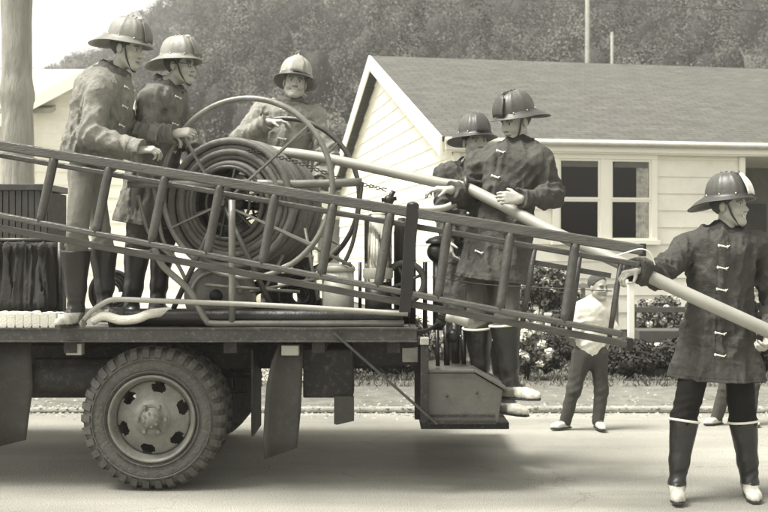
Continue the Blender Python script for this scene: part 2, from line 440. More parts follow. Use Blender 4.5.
def fig(label, cat, H, neck, chest, pelvis, tf, sh, el, wr, kn, an, toe, hipw=0.1, hands=None, headf=(0, -1, 0), roll=0.0, headup=(0, 0, 1), hs=1.04,
        coat=0.1, hem=0.35, trou=0.05, boot=0.03, shoe=0.55, boottop=None, cuff=0.7, helm=dict(), clasps=5, skirt=0.235, scale=1.0, kind='fire', group=None, seed=1,
        coatdown=None, clasp_bend=0.0, coatfat=1.0, smile=False, glasses=False, wamp=.022, slim=1.0):
    H, neck, chest, pelvis = map(lambda a: np.asarray(a, float), (H, neck, chest, pelvis))
    tf = nrm(tf); up = nrm(neck-pelvis); tr = nrm(np.cross(tf, up)); tf = np.cross(up, tr)
    sh = [np.asarray(a, float) for a in sh]; el = [np.asarray(a, float) for a in el]; wr = [np.asarray(a, float) for a in wr]
    kn = [np.asarray(a, float) for a in kn]; an = [np.asarray(a, float) for a in an]; toe = [nrm(a) for a in toe]
    side = nrm(sh[1]-sh[0]); s = scale
    hip = [pelvis-side*hipw*s-up*.02, pelvis+side*hipw*s-up*.02]
    R = frame(headf, roll, headup)
    # ---- body, one surface
    S = SDF(); head_ops(S, H, R, hs, smile)
    nb = H-R[2]*.07*hs-R[1]*.015
    S.rc(nb, neck, .05*s, .056*s, .03)
    S.rc(neck-up*.02, chest, .06*s, .1*s, .05, .7, tf); S.rc(chest, pelvis, .1*s, .1*s, .05, .7, tf)
    S.rc(sh[0], sh[1], .045*s, .045*s, .04)
    for i in range(2): S.rc(neck+up*.015, sh[i]*.75+neck*.25, .045*s, .045*s, .05)
    for i in range(2):
        S.rc(sh[i], el[i], .043*s, .036*s, .02); S.rc(el[i], wr[i], .036*s, .026*s, .015)
        S.rc(hip[i], kn[i], .07*s, .048*s, .04); S.rc(kn[i], an[i], .046*s, .032*s, .02)
        S.rc(an[i]-np.array([0, 0, .03]), an[i]+toe[i]*.13*s-np.array([0, 0, .045]), .03*s, .024*s, .015)
        if hands and hands[i]:
            hd = hands[i]; S.rc(wr[i], wr[i]+nrm(hd[0])*.02, .026*s, .02*s, .012)
            hand(S, wr[i]+nrm(hd[0])*.008, hd[0], hd[1], hd[2], hd[3], s*.98)
    def ftone(V):
        l = (V-H)@R.T/hs; t = np.ones(len(V)); x = np.abs(l[:, 0]); y = l[:, 1]; z = l[:, 2]
        f = (y > .055)
        t[f & (x > .013) & (x < .052) & (np.abs(z-.0235-.12*(x-.03)*(x < .03)+.2*np.maximum(x-.038, 0)) < .006)] = .3
        e = f & (np.hypot((x-.031)/1.35, z-.002) < .0085); t[e] = 1.3
        e = f & (np.hypot((x-.031)/1.0, z-.002) < .0068); t[e] = .12
        e = f & (x > .014) & (x < .047) & (np.abs(z-.0115) < .0032); t[e] = .35
        cz = -.070+(.4*x if smile else 0)-(.003 if smile else 0)
        if smile:
            m = (y > .05) & (x < .031); t[m & (np.abs(z-cz) < .005)] = .55; t[m & (x < .021) & (np.abs(z-cz-.0005) < .0035)] = 1.7
        else: t[(y > .07) & (x < .026) & (np.abs(z+.068) < .0035)] = .35
        if not smile: t[(y > .07) & (x < .024) & ((np.abs(z+.061) < .004) | (np.abs(z+.077) < .005))] *= .72
        t[(y > .085) & (x < .02) & (x > .004) & (z < -.039) & (z > -.046)] = .5
        return t
    body = sdf_obj(S, 'person', M_skin, .0048, None, tonef=ftone)
    base = (an[0]+an[1])/2; base = np.array([base[0], base[1], min(an[0][2], an[1][2])-.08*s]); set_origin(body, base)
    tag(body, label, cat, group)
    # ---- hair
    S = SDF(); w = lambda x, y, z: H+(x*R[0]+y*R[1]+z*R[2])*hs
    if kind == 'fire':
        S.ell(w(0, -.016, .035), R, (.079*hs, .1*hs, .09*hs), .01)
        ct = [(w(0, 0, .05), R[2]), (w(0, .045, 0), nrm(R[1]*1.0-R[2]*.2)), (w(0, -.02, -.035), nrm(-R[2]+R[1]*.35))]
    else:
        S.ell(w(0, -.014, .05), R, (.081*hs, .101*hs, .091*hs), .01)
        ct = [(w(0, .06, .075), nrm(R[1]*.8-R[2]*.75)), (w(0, -.02, -.02), nrm(-R[2]+R[1]*.75))]
    sdf_obj(S, 'hair', M_hair, .006, body, disp=wrinkle(seed+5, .004, 70), cut=ct)
    # ---- coat / shirt
    C = SDF(); g = coatfat*s; dn = -up if coatdown is None else nrm(coatdown)
    waist = pelvis+(chest-pelvis)*.3; hemc = pelvis+dn*hem
    thin = kind != 'fire'
    for i in range(2):
        e = 0.85 if thin else (1+(coatfat-1)*.3)/coatfat
        L = nrm(wr[i]-el[i])
        C.rc(el[i], wr[i]+L*.02 if not thin else el[i]-nrm(el[i]-sh[i])*.03, .066*g*e, .057*g*e, .03)
        if not thin:
            C.rc(wr[i]-L*.045, wr[i]+L*.02, .0585*g*e, .0595*g*e, .004)
            C.sph(wr[i]+L*.155, .155, .004, 'd')
    for i in range(2): C.rc(sh[i], el[i], .079*g*e, .066*g*e, .045)
    C.rc(chest+up*.06, waist, .155*g, .145*g, .06, .86, tf)
    C.rc(waist, hemc+dn*.02, .15*g, skirt*s, .06, .84, tf)
    C.rc(sh[0], sh[1], .07*g, .07*g, .06); C.rc(neck-up*.06, chest, .07*g, .13*g, .06, .8, tf)
    for i in range(2): C.rc(neck+up*.005, sh[i]*.8+neck*.2, .062*s, .068*g, .05)
    if not thin:
        for k in range(12):       # corduroy collar
            a0 = 2*math.pi*k/12; a1 = 2*math.pi*(k+1)/12
            def cp(a): return neck+up*(.034-.022*math.cos(a))+tr*.08*math.sin(a)*s+tf*(.012+.08*math.cos(a))*s
            C.rc(cp(a0), cp(a1), .024*s, .024*s, .012)
    ce = [(el[i], nrm(wr[i]-sh[i]), .13, .03) for i in range(2)] + [(sh[i]-up*.1+side*(.05 if i == 0 else -.05), nrm(el[i]-sh[i]), .12, .02) for i in range(2)] + [(waist, up, .17, .014)]
    amp = wamp if not thin else .004
    if thin: ce = [(c_, a_, r_, m_*.35) for (c_, a_, r_, m_) in ce]
    wk = wrinkle(seed, amp, 21, ce)
    # front edge of the coat from throat to hem: groove beside a raised placket
    fr0 = neck-up*.05; 
    def disp(p):
        d = wk(p)
        if not thin:
            l = (p-fr0); x = l@tr+clasp_bend*(l@up); y = l@tf; z = l@up
            on = (y > 0) & (z < 0)
            d = d+np.where(on, .007*np.exp(-((x-.045)/.006)**2)-.005*np.exp(-((x-.015)/.028)**2), 0)
            for sx in (-1, 1):      # pocket flaps and a seam below them
                px = np.abs(x-.015-sx*.115)-.062; pz = np.abs((p-pelvis)@up-(.02 if hem > .1 else .12))-.028
                e_ = np.clip(-np.maximum(px, pz)/.005, -1, 1); d = d-np.where(on, .0035*(e_+1), 0)
        hz_ = (p-pelvis)@dn; tq = np.clip((hz_+.12)/(hem+.12), 0, 1) if hem > .1 else 0
        if hem > .1:
            an_ = np.arctan2((p-pelvis)@tr, (p-pelvis)@tf); d = d+tq*(.011*np.sin(an_*7+seed+1.2*np.sin(an_*3+seed))+.005*np.sin(an_*15+seed))
        return d
    cut = [(hemc, dn)]
    def ctone(V):
        t = coat*(1+.10*vnoise(V*9+seed)+.10*vnoise(V*27)+.10*vnoise(V*70))
        if not thin:
            dd = np.linalg.norm((V-neck)-np.outer((V-neck)@up, up), axis=1); z = (V-neck)@up
            t[(z > .005) & (dd < .125*s)] *= .4
            t[(np.abs((V-hemc)@dn+.022) < .0035)] *= .6
            for i in range(2): q_ = (V-wr[i])@nrm(wr[i]-el[i]); t[(np.abs(q_+.05) < .0035) & (np.linalg.norm(V-wr[i], axis=1) < .11)] *= .6
        return t
    cut2 = cut
    co = sdf_obj(C, 'coat' if not thin else 'shirt', M_coat if not thin else M_cloth, .0062, body, disp=disp, cut=cut2, tonef=ctone)
    if not thin and clasps:
        mb = MB()
        for k in range(clasps):
            z = -.06-(k/(max(1, clasps-1)))*(np.linalg.norm(neck-hemc)-.22)
            base = fr0+up*(z+.05)+tr*(.025-clasp_bend*(z))
            pts = base+np.outer(np.linspace(.34, 0.02, 90), tf)
            d = C(pts)+disp(pts); i = np.nonzero(d < 0)[0]
            if len(i) == 0: continue
            q = pts[max(0, i[0]-1)]; mb = MB()
            a = q+tr*.026+tf*.004+up*.004; b = q-tr*.024+tf*.006-up*.004
            mb.tube([a, a+tf*.008-tr*.012, b+tf*.004, b-tr*.012+up*.012], [.003, .0048, .0042, .0026], 8)
            mb.ellipsoid(a, np.array([tr*.007, tf*.004, up*.009]), 10, 6); mb.tube([b-up*.008, b, b+up*.010], .003, 6)
            mb.build('clasp', M_clasp, co)
    # ---- trousers
    T = SDF(); T.rc(pelvis+up*.05, pelvis-up*.04, .128*s, .13*s, .05, .8, tf)
    fat = slim
    for i in range(2):
        T.rc(hip[i], kn[i], (.092 if kind == 'fire' else .108)*s*fat, .078*s*fat, .05); T.rc(kn[i], an[i]+np.array([0, 0, .0]) if kind != 'fire' else kn[i]+(an[i]-kn[i])*.25, .078*s*fat, (.066 if kind != 'fire' else .05)*s*fat, .03)
    sdf_obj(T, 'trousers', M_cloth, .0068, body, disp=wrinkle(seed+9, .009, 22, [(kn[i], nrm(an[i]-hip[i]), .13, .014 if kind == 'fire' else .006) for i in range(2)]), tonef=lambda V: np.full(len(V), trou))
    # ---- boots / shoes
    for i in range(2):
        B = SDF(); a = an[i]; f = toe[i]; sd = nrm(np.cross(f, (0, 0, 1))); z = np.array([0, 0, 1.0])
        heel = a-z*.045*s-f*.035*s; ball = a-z*.052*s+f*.12*s
        B.rc(heel, ball, .036*s, .038*s, .02); B.rc(ball-sd*.01, ball+f*.045*s-z*.002, .037*s, .031*s, .02); B.rc(a, ball, .045*s, .03*s, .03)
        top = None
        if kind == 'fire':
            L = nrm(kn[i]-a); bt = boottop if boottop is not None else 1.0
            top = a+(kn[i]-a)*bt
            B.rc(a, a+(kn[i]-a)*.35, .05*s, .058*s, .03); B.rc(a+(kn[i]-a)*.35, top, .06*s, helm.get('cuffw', .088)*s, .03)
        else:
            top = a+z*.03
            B.rc(a, top, .04*s, .042*s, .02)
        gz = a[2]-.085*s
        def bt_tone(V, a=a, f=f, gz=gz):
            t = np.full(len(V), boot); zz = V[:, 2]-gz; foot = ((V-a)@f > -.02) & (zz < .085*s) & (zz > .018)
            if kind == 'fire': foot |= (zz < .07*s) & (zz > .022)
            mud = vnoise(V*38)*.5+vnoise(V*90)*.3+vnoise(V*14)*.4
            t *= 1+np.clip(mud+.15, 0, 1)*2.2*np.exp(-zz/(.12*s))
            ed = foot & ((V-a)@f > (.035+.02*vnoise(V*25))*s) if kind == 'fire' else foot
            t[foot & ~ed] = boot*3+shoe*.25; t[ed] = shoe*(1+.35*mud[ed]); return t
        cut = [(np.array([0, 0, gz+.008]), np.array([0, 0, -1.0]))]
        if kind == 'fire': cut.append((top, nrm(top-a)))
        bo = sdf_obj(B, 'boot' if kind == 'fire' else 'shoe', M_boot if kind == 'fire' else M_cloth, .0062, body, disp=wrinkle(seed+20+i, .0055, 24, [(a+z*.05+f*.02, z, .07, .010)]), cut=cut, tonef=bt_tone)
        mb = MB(); mb.poly([heel-f*.04*s+sd*.03*s+z*(gz-heel[2]), heel-f*.04*s-sd*.03*s+z*(gz-heel[2]), ball-sd*.042*s+z*(gz-ball[2]), ball+f*.07*s-sd*.02*s+z*(gz-ball[2]), ball+f*.07*s+sd*.02*s+z*(gz-ball[2]), ball+sd*.042*s+z*(gz-ball[2])], z*.014)
        mb.build('sole', M_strap, bo, bevel=.003)
        if kind == 'fire' and cuff:
            mb = MB(); L = nrm(top-a); xx = nrm(np.cross(L, f)); yy = np.cross(xx, L); r = helm.get('cuffw', .088)*s*1.0
            mb.tube([top-L*.004+(xx*math.cos(t)+yy*math.sin(t))*r for t in np.linspace(0, 2*math.pi, 28)[:-1]], .0075, 8, closed=True)
            c = mb.build('cuff_rim', M_white, bo)
    if glasses:
        mb = MB(); w = lambda x, y, z: H+(x*R[0]+y*R[1]+z*R[2])*hs
        for sx in (-1, 1):
            mb.tube([w(sx*.034+.021*math.cos(a), .1-.012*abs(math.cos(a)), .002+.017*math.sin(a)) for a in np.linspace(0, 6.283, 19)[:-1]], .0022, 6, closed=True)
            mb.tube([w(sx*.055, .088, .006), w(sx*.08, .04, .008), w(sx*.086, -.01, .004)], .002, 6)
        mb.tube([w(-.013, .102, .006), w(.013, .102, .006)], .002, 6); mb.build('glasses', M_strap, body)
    if kind == 'fire':
        hk = {k: v for k, v in helm.items() if k != 'cuffw'}
        helmet(body, H, R, s=hs, **hk)
    return body
# ------------------------------------------------------------------ the eight people
GA = 'firemen riding on the truck'
def PP(l): return [P(*a) for a in l]
def people():
    fig('fireman in short pale jacket and light trousers at the far left of the truck', 'person',
        P(127,49,6.8), P(111,75,6.8), P(101,106,6.8), P(87,168,6.8), (1,-.3,0),
        PP([(101,92,6.62),(114,90,7.0)]), PP([(90,136,6.52),(128,128,7.06)]), PP([(137,150,6.5),(160,135,6.95)]),
        PP([(76,246,6.66),(103,244,6.95)]), PP([(76,312,6.68),(105,309,6.92)]), [(-.35,-1,0),(1,-.45,0)],
        hands=[((1,.1,.05),(.1,.5,-1),(.1,.6,.7),.8),((1,0,-.1),(0,0,-1),(0,-1,.1),.7)], headf=(1,-.25,-.22),
        coat=.2, hem=-.03, coatdown=(-.35, 0, -1), skirt=.19, trou=.2, boot=.016, shoe=.5, boottop=.93, cuff=0, helm=dict(tone=.2, shield=.12, cuffw=.094), clasps=4, group=GA, seed=3, coatfat=1.3, slim=.84)
    fig('fireman with glasses, second from the left, reaching for the hose reel', 'person',
        P(180,66,7.3), P(166,88,7.3), P(159,116,7.3), P(150,182,7.3), (.9,-.45,0),
        PP([(151,102,7.12),(174,100,7.45)]), PP([(146,136,7.02),(186,132,7.42)]), PP([(174,134,6.92),(194,150,7.22)]),
        PP([(138,246,7.2),(163,244,7.45)]), PP([(131,309,7.2),(157,307,7.42)]), [(.6,-.9,0),(.9,-.5,0)],
        hands=[((1,0,.15),(.1,.7,-.6),(0,.3,1),.9),((1,-.2,0),(0,.5,-1),(0,-.6,.6),.9)], headf=(1,-.35,-.03),
        glasses=True, coat=.15, hem=.3, skirt=.21, trou=.07, boot=.018, shoe=.5, boottop=.95, helm=dict(tone=.24, shield=.15), clasps=5, group=GA, seed=4, coatfat=1.15)
    fig('smiling fireman in a pale coat behind the reel, arm resting on its hoop', 'person',
        P(295,83,8.0), P(291,104,8.03), P(287,130,8.05), P(284,202,8.05), (-.05,-1,0),
        PP([(261,114,8.05),(315,119,8.05)]), PP([(241,139,7.85),(327,152,7.95)]), PP([(268,122,7.68),(320,180,7.75)]),
        PP([(270,256,8.0),(302,256,8.0)]), PP([(268,303,8.0),(304,303,8.0)]), [(-.2,-1,0),(.2,-1,0)],
        hands=[((1,-.05,.08),(.0,.2,-1),(0,-1,0),.55),((-.2,-.4,-1),(-1,0,.2),(0,-1,0),.7)], headf=(.12,-1,.04), roll=.12,
        smile=True, coat=.25, hem=.35, skirt=.23, trou=.1, helm=dict(tone=.3, brimtone=.08, shield=.3, strap=False), clasps=5, group=GA, seed=5, coatfat=1.12)
    fig('fireman half hidden behind another on the tailboard, face between dark brim and shoulder', 'person',
        P(475,142,7.55), P(470,168,7.58), P(470,190,7.6), P(468,262,7.6), (.25,-1,0),
        PP([(446,175,7.6),(497,175,7.6)]), PP([(440,212,7.5),(503,215,7.6)]), PP([(450,240,7.35),(508,245,7.4)]),
        PP([(455,335,7.5),(498,338,7.45)]), PP([(458,402,7.5),(506,402,7.45)]), [(-.1,-1,0),(.7,-.7,0)],
        hands=[((.1,-.3,-1),(1,0,0),(0,-1,0),.6),((.1,-.3,-1),(-1,0,0),(0,-1,0),.6)], headf=(.35,-1,-.02), roll=-.03,
        coat=.07, hem=.35, trou=.03, helm=dict(tone=.07, brimtone=.035, shield=.05, strap=False), clasps=4, group=GA, seed=6)
    fig('fireman in dark coat on the rear step, looking down, hand on the hose', 'person',
        P(516,122,6.95), P(519,149,6.95), P(511,176,6.93), P(497,248,6.95), (-.55,-.83,0),
        PP([(481,164,7.06),(539,162,6.82)]), PP([(466,196,6.98),(552,196,6.78)]), PP([(451,190,6.78),(521,199,6.58)]),
        PP([(478,326,6.95),(505,323,6.8)]), PP([(481,384,6.98),(511,386,6.8)]), [(-.5,-.8,0),(1,-.35,0)],
        hands=[((-1,-.1,.1),(.1,.3,-1),(0,-1,.1),.6),((-1,-.05,.08),(-.1,1,-.15),(0,.1,1),.75)], headf=(-.85,-.55,-.28), roll=.03,
        wamp=.026, coat=.07, hem=.215, skirt=.265, trou=.09, boot=.018, shoe=.5, boottop=.98, helm=dict(tone=.075, brimtone=.045, shield=.05, cuffw=.1), clasps=5, group=GA, seed=7, coatfat=1.25, hipw=.1, coatdown=(-.12,0,-1))
    fig('laughing fireman standing on the road in long dark coat and tall boots', 'person',
        P(729,206,6.5), P(722,236,6.5), P(720,264,6.5), P(718,342,6.52), (-.12,-1,0),
        PP([(686,249,6.5),(756,249,6.52)]), PP([(657,276,6.3),(776,303,6.5)]), PP([(638,270,6.1),(768,338,6.25)]),
        PP([(684,420,6.44),(743,421,6.5)]), PP([(677,484,6.4),(750,483,6.48)]), [(-.25,-1,0),(-.15,-1,0)],
        hands=[((-.85,-.35,-.2),(.15,.25,-1),(.1,-1,.1),1.0),((-.3,-.6,-.4),(-.6,.2,.5),(0,-.4,1),.9)], headf=(.76,-.65,.05), roll=.0,
        wamp=.027, smile=True, coat=.052, hem=.22, skirt=.285, trou=.012, boot=.014, shoe=.5, boottop=1.0, helm=dict(tone=.06, brimtone=.03, shield=.75), clasps=6, seed=8, coatfat=1.3, hipw=.118)
    kid('boy in white shirt and dark jeans standing by the kerb behind the ladder end', 0, 0, (.55,-.85,.0), 11, 'white')
    kid('child in pale shirt mostly hidden behind the fireman on the road', 152, -4, (.3,-1,0), 12, 'pale')
def kid(label, du, dv, hf, seed, nm):
    Y = 8.95 if du == 0 else 9.2
    q = lambda u, v, y: P(u+du, v+dv, y+Y-8.95)
    fig(label, 'person', q(598,288,8.93), q(594,303,8.95), q(592,318,8.95), q(590,352,8.95), (.3,-1,0),
        [q(580,310,8.95), q(606,310,8.95)], [q(573,332,8.9), q(614,332,8.93)], [q(582,347,9.08), q(606,347,9.08)],
        [q(574,390,8.93), q(601,390,8.95)], [q(565,421,8.95), q(598,421,8.92)], [(-1,-.5,0),(.15,-1,0)],
        hands=[((.4,-.4,-.7),(1,0,.2),(0,-1,0),.5),((-.2,-.4,-.8),(-1,0,0),(0,-1,0),.5)], headf=hf,
        coat=.72, hem=.05, skirt=.13, trou=.06, boot=.1, shoe=.55, kind='child', scale=.74, hs=.86, seed=seed, hipw=.1, coatfat=1.0)
# ------------------------------------------------------------------ setting
def leaves(centers, radii, per, size, jit=.38, nd=None, tone=(.7, 1.3), loose=False):
    """clumps of small leaf quads; centres (n,3), radii (n,)"""
    n = len(centers); N = n*per
    d = rng.normal(size=(N, 3)); d /= np.linalg.norm(d, axis=1)[:, None]
    r = rng.uniform(.55, 1.0, N)**.6 if not loose else np.abs(rng.normal(.7, .26, N))
    rad = np.repeat(np.asarray(radii), per)
    c = np.repeat(np.asarray(centers), per, 0)+d*(r*rad)[:, None]*np.array([1, 1, .8])
    if nd is not None: d = d*.55+np.repeat(nd, per, 0)*.9
    nn = d*1.0+rng.normal(size=(N, 3))*jit+np.array([0, 0, .35]); nn /= np.linalg.norm(nn, axis=1)[:, None]
    t = np.cross(nn, rng.normal(size=(N, 3))); t /= np.linalg.norm(t, axis=1)[:, None]; b = np.cross(nn, t)
    s = size*rng.uniform(.6, 1.35, N)[:, None] if np.isscalar(size) else (np.repeat(size, per)*rng.uniform(.6, 1.35, N))[:, None]
    V = np.stack([c-t*s-b*s*.25, c-t*s*.1-b*s*.8, c+t*s+b*s*.1, c+t*s*.05+b*s*.75], 1).reshape(-1, 3)
    Q = np.arange(4*N).reshape(-1, 4)
    T = np.repeat(np.repeat(rng.uniform(tone[0], tone[1], n), per)*(rng.uniform(.85, 1.15, N) if not loose else rng.uniform(.95, 1.05, N)), 4)
    return V, Q, T
M_leaf = mat('foliage', 1.0, 0.7, var=0.1, vscale=2, bump=0, tone=True, spec=.15)
M_bark = mat('bark', 0.3, 0.9, var=0.35, vscale=5, bump=1.0, bscale=16, stretch=(1.5, 1.5, .35))
M_road = mat('asphalt', 0.28, 0.9, var=0.13, vscale=.9, bump=0.5, bscale=110, spec=.2, dirt=.12)
M_verge = mat('gravel_verge', 0.17, 0.95, var=0.35, vscale=5, bump=0.8, bscale=55, spec=.1, dirt=.25)
M_ground = mat('grass_soil', 0.12, 0.95, var=0.4, vscale=3, bump=0.8, bscale=40, spec=.1)
M_kerb = mat('kerb_concrete', 0.26, 0.85, var=0.3, vscale=8, bump=0.4, bscale=60)
M_siding = mat('white_siding', 0.82, 0.6, var=0.09, vscale=2.5, bump=0.12, bscale=40, dirt=.08)
M_trim = mat('white_trim', 0.85, 0.5, var=0.03, bump=0.05)
M_roof = mat('asphalt_shingle', 0.095, 0.9, var=0.25, vscale=3.5, bump=0.8, bscale=70)
M_glass = mat('window_glass', 0.008, 0.06, var=0.0, bump=0, spec=.3)
M_curtain = mat('curtain', 0.35, 0.9, var=.5, vscale=14, bump=.3)
M_dark = mat('bench_dark', 0.07, 0.8, var=.2)  # plain dark colour of the garden bench
M_pole = mat('weathered_wood', 0.22, 0.85, var=.25, vscale=6, bump=.4)

def roofshingle(m):
    """fine horizontal course lines in the shingle bump"""
    nt = m.node_tree; N = nt.nodes; L = nt.links
    b = N['Principled BSDF']
    tc = N.new('ShaderNodeTexCoord'); br = N.new('ShaderNodeTexBrick')
    br.inputs['Scale'].default_value = 1.0; br.inputs['Brick Width'].default_value = .3; br.inputs['Row Height'].default_value = .14
    br.inputs['Mortar Size'].default_value = .012; br.inputs['Color1'].default_value = (.86, .86, .86, 1); br.inputs['Color2'].default_value = (1.1, 1.1, 1.1, 1); br.inputs['Mortar'].default_value = (.6, .6, .6, 1)
    L.new(tc.outputs['UV'], br.inputs['Vector'])
    old = b.inputs['Base Color'].links[0].from_socket
    mm = N.new('ShaderNodeVectorMath'); mm.operation = 'MULTIPLY'
    L.new(old, mm.inputs[0]); L.new(br.outputs['Color'], mm.inputs[1]); L.new(mm.outputs['Vector'], b.inputs['Base Color'])
roofshingle(M_roof)
def worn(m):
    nt = m.node_tree; N = nt.nodes; L = nt.links; b = N['Principled BSDF']
    tc = N.new('ShaderNodeTexCoord'); mp = N.new('ShaderNodeMapping'); mp.inputs['Scale'].default_value = (.22, 1.6, 1); L.new(tc.outputs['Object'], mp.inputs['Vector'])
    n1 = N.new('ShaderNodeTexNoise'); n1.inputs['Scale'].default_value = 1.1; n1.inputs['Detail'].default_value = 6; L.new(mp.outputs['Vector'], n1.inputs['Vector'])
    r1 = N.new('ShaderNodeMapRange'); r1.inputs['From Min'].default_value = .35; r1.inputs['From Max'].default_value = .65; r1.inputs['To Min'].default_value = .78; r1.inputs['To Max'].default_value = 1.12; L.new(n1.outputs['Fac'], r1.inputs['Value'])
    n2 = N.new('ShaderNodeTexNoise'); n2.inputs['Scale'].default_value = 140; n2.inputs['Detail'].default_value = 3; L.new(tc.outputs['Object'], n2.inputs['Vector'])
    r2 = N.new('ShaderNodeMapRange'); r2.inputs['From Min'].default_value = .35; r2.inputs['From Max'].default_value = .65; r2.inputs['To Min'].default_value = .6; r2.inputs['To Max'].default_value = 1.4; L.new(n2.outputs['Fac'], r2.inputs['Value'])
    mw = N.new('ShaderNodeTexNoise'); mw.inputs['Scale'].default_value = 1.5; mw.inputs['Detail'].default_value = 4; L.new(tc.outputs['Object'], mw.inputs['Vector'])
    ad = N.new('ShaderNodeVectorMath'); ad.operation = 'ADD'; L.new(tc.outputs['Object'], ad.inputs[0]); L.new(mw.outputs['Color'], ad.inputs[1])
    vo = N.new('ShaderNodeTexVoronoi'); vo.feature = 'DISTANCE_TO_EDGE'; vo.inputs['Scale'].default_value = .55; L.new(ad.outputs['Vector'], vo.inputs['Vector'])
    r3 = N.new('ShaderNodeMapRange'); r3.inputs['From Min'].default_value = .0; r3.inputs['From Max'].default_value = .006; r3.inputs['To Min'].default_value = .78; r3.inputs['To Max'].default_value = 1; L.new(vo.outputs['Distance'], r3.inputs['Value'])
    m1 = N.new('ShaderNodeMath'); m1.operation = 'MULTIPLY'; L.new(r1.outputs['Result'], m1.inputs[0]); L.new(r2.outputs['Result'], m1.inputs[1])
    m2 = N.new('ShaderNodeMath'); m2.operation = 'MULTIPLY'; L.new(m1.outputs['Value'], m2.inputs[0]); L.new(r3.outputs['Result'], m2.inputs[1])
    old = b.inputs['Base Color'].links[0].from_socket; mm = N.new('ShaderNodeVectorMath'); mm.operation = 'SCALE'
    L.new(old, mm.inputs[0]); L.new(m2.outputs['Value'], mm.inputs['Scale']); L.new(mm.outputs['Vector'], b.inputs['Base Color'])
worn(M_road)

def slab_roof(name, q, th, parent, m):
    """roof plane: quad q (eave0, eave1, ridge1, ridge0), with UVs in metres"""
    q = [np.asarray(p, float) for p in q]; n = nrm(np.cross(q[1]-q[0], q[3]-q[0])); mb = MB()
    b = [p-n*th for p in q]; mb.quadbox(b+q)
    o = mb.build(name, m, parent)
    uv = o.data.uv_layers.new(name='UVMap'); e = nrm(q[1]-q[0]); s_ = np.cross(n, e)
    base = Vector((0, 0, 0)) ; off = np.array(parent.matrix_world.translation) if parent else np.zeros(3)
    for l in o.data.loops:
        c = np.array(o.data.vertices[l.vertex_index].co)+off-q[0]
        uv.data[l.index].uv = (float(c@e), float(c@s_))
    return o

def siding(o, ex, n, t0, t1, z0, z1, step, parent, m, clip=None, name='wall'):
    """clapboards on the wall through o along ex with outward normal n; clip(z)->(ta,tb)"""
    mb = MB(); z = z0; 
    while z < z1-1e-6:
        zz = min(z+step, z1)
        a0, b0 = clip(z) if clip else (t0, t1); a1, b1 = clip(zz) if clip else (t0, t1)
        if b0-a0 > .02:
            f = lambda t, h, d: o+ex*t+np.array([0, 0, h-o[2]])+n*d
            b = len(mb.v)
            if b1-a1 < .01: a1 = b1 = (a1+b1)/2; b1 += .005
            mb.v += [tuple(f(a0, z, .024)), tuple(f(b0, z, .024)), tuple(f(b1, zz, .004)), tuple(f(a1, zz, .004)), tuple(f(a0, z, -.03)), tuple(f(b0, z, -.03)), tuple(f(b1, zz, -.03)), tuple(f(a1, zz, -.03))]
            for q in ((0,3,2,1),(4,5,6,7),(0,1,5,4),(1,2,6,5),(2,3,7,6),(3,0,4,7)): mb.f.append(tuple(b+i for i in q)); mb.sm.append(False)
        z = zz
    return mb.build(name, m, parent)

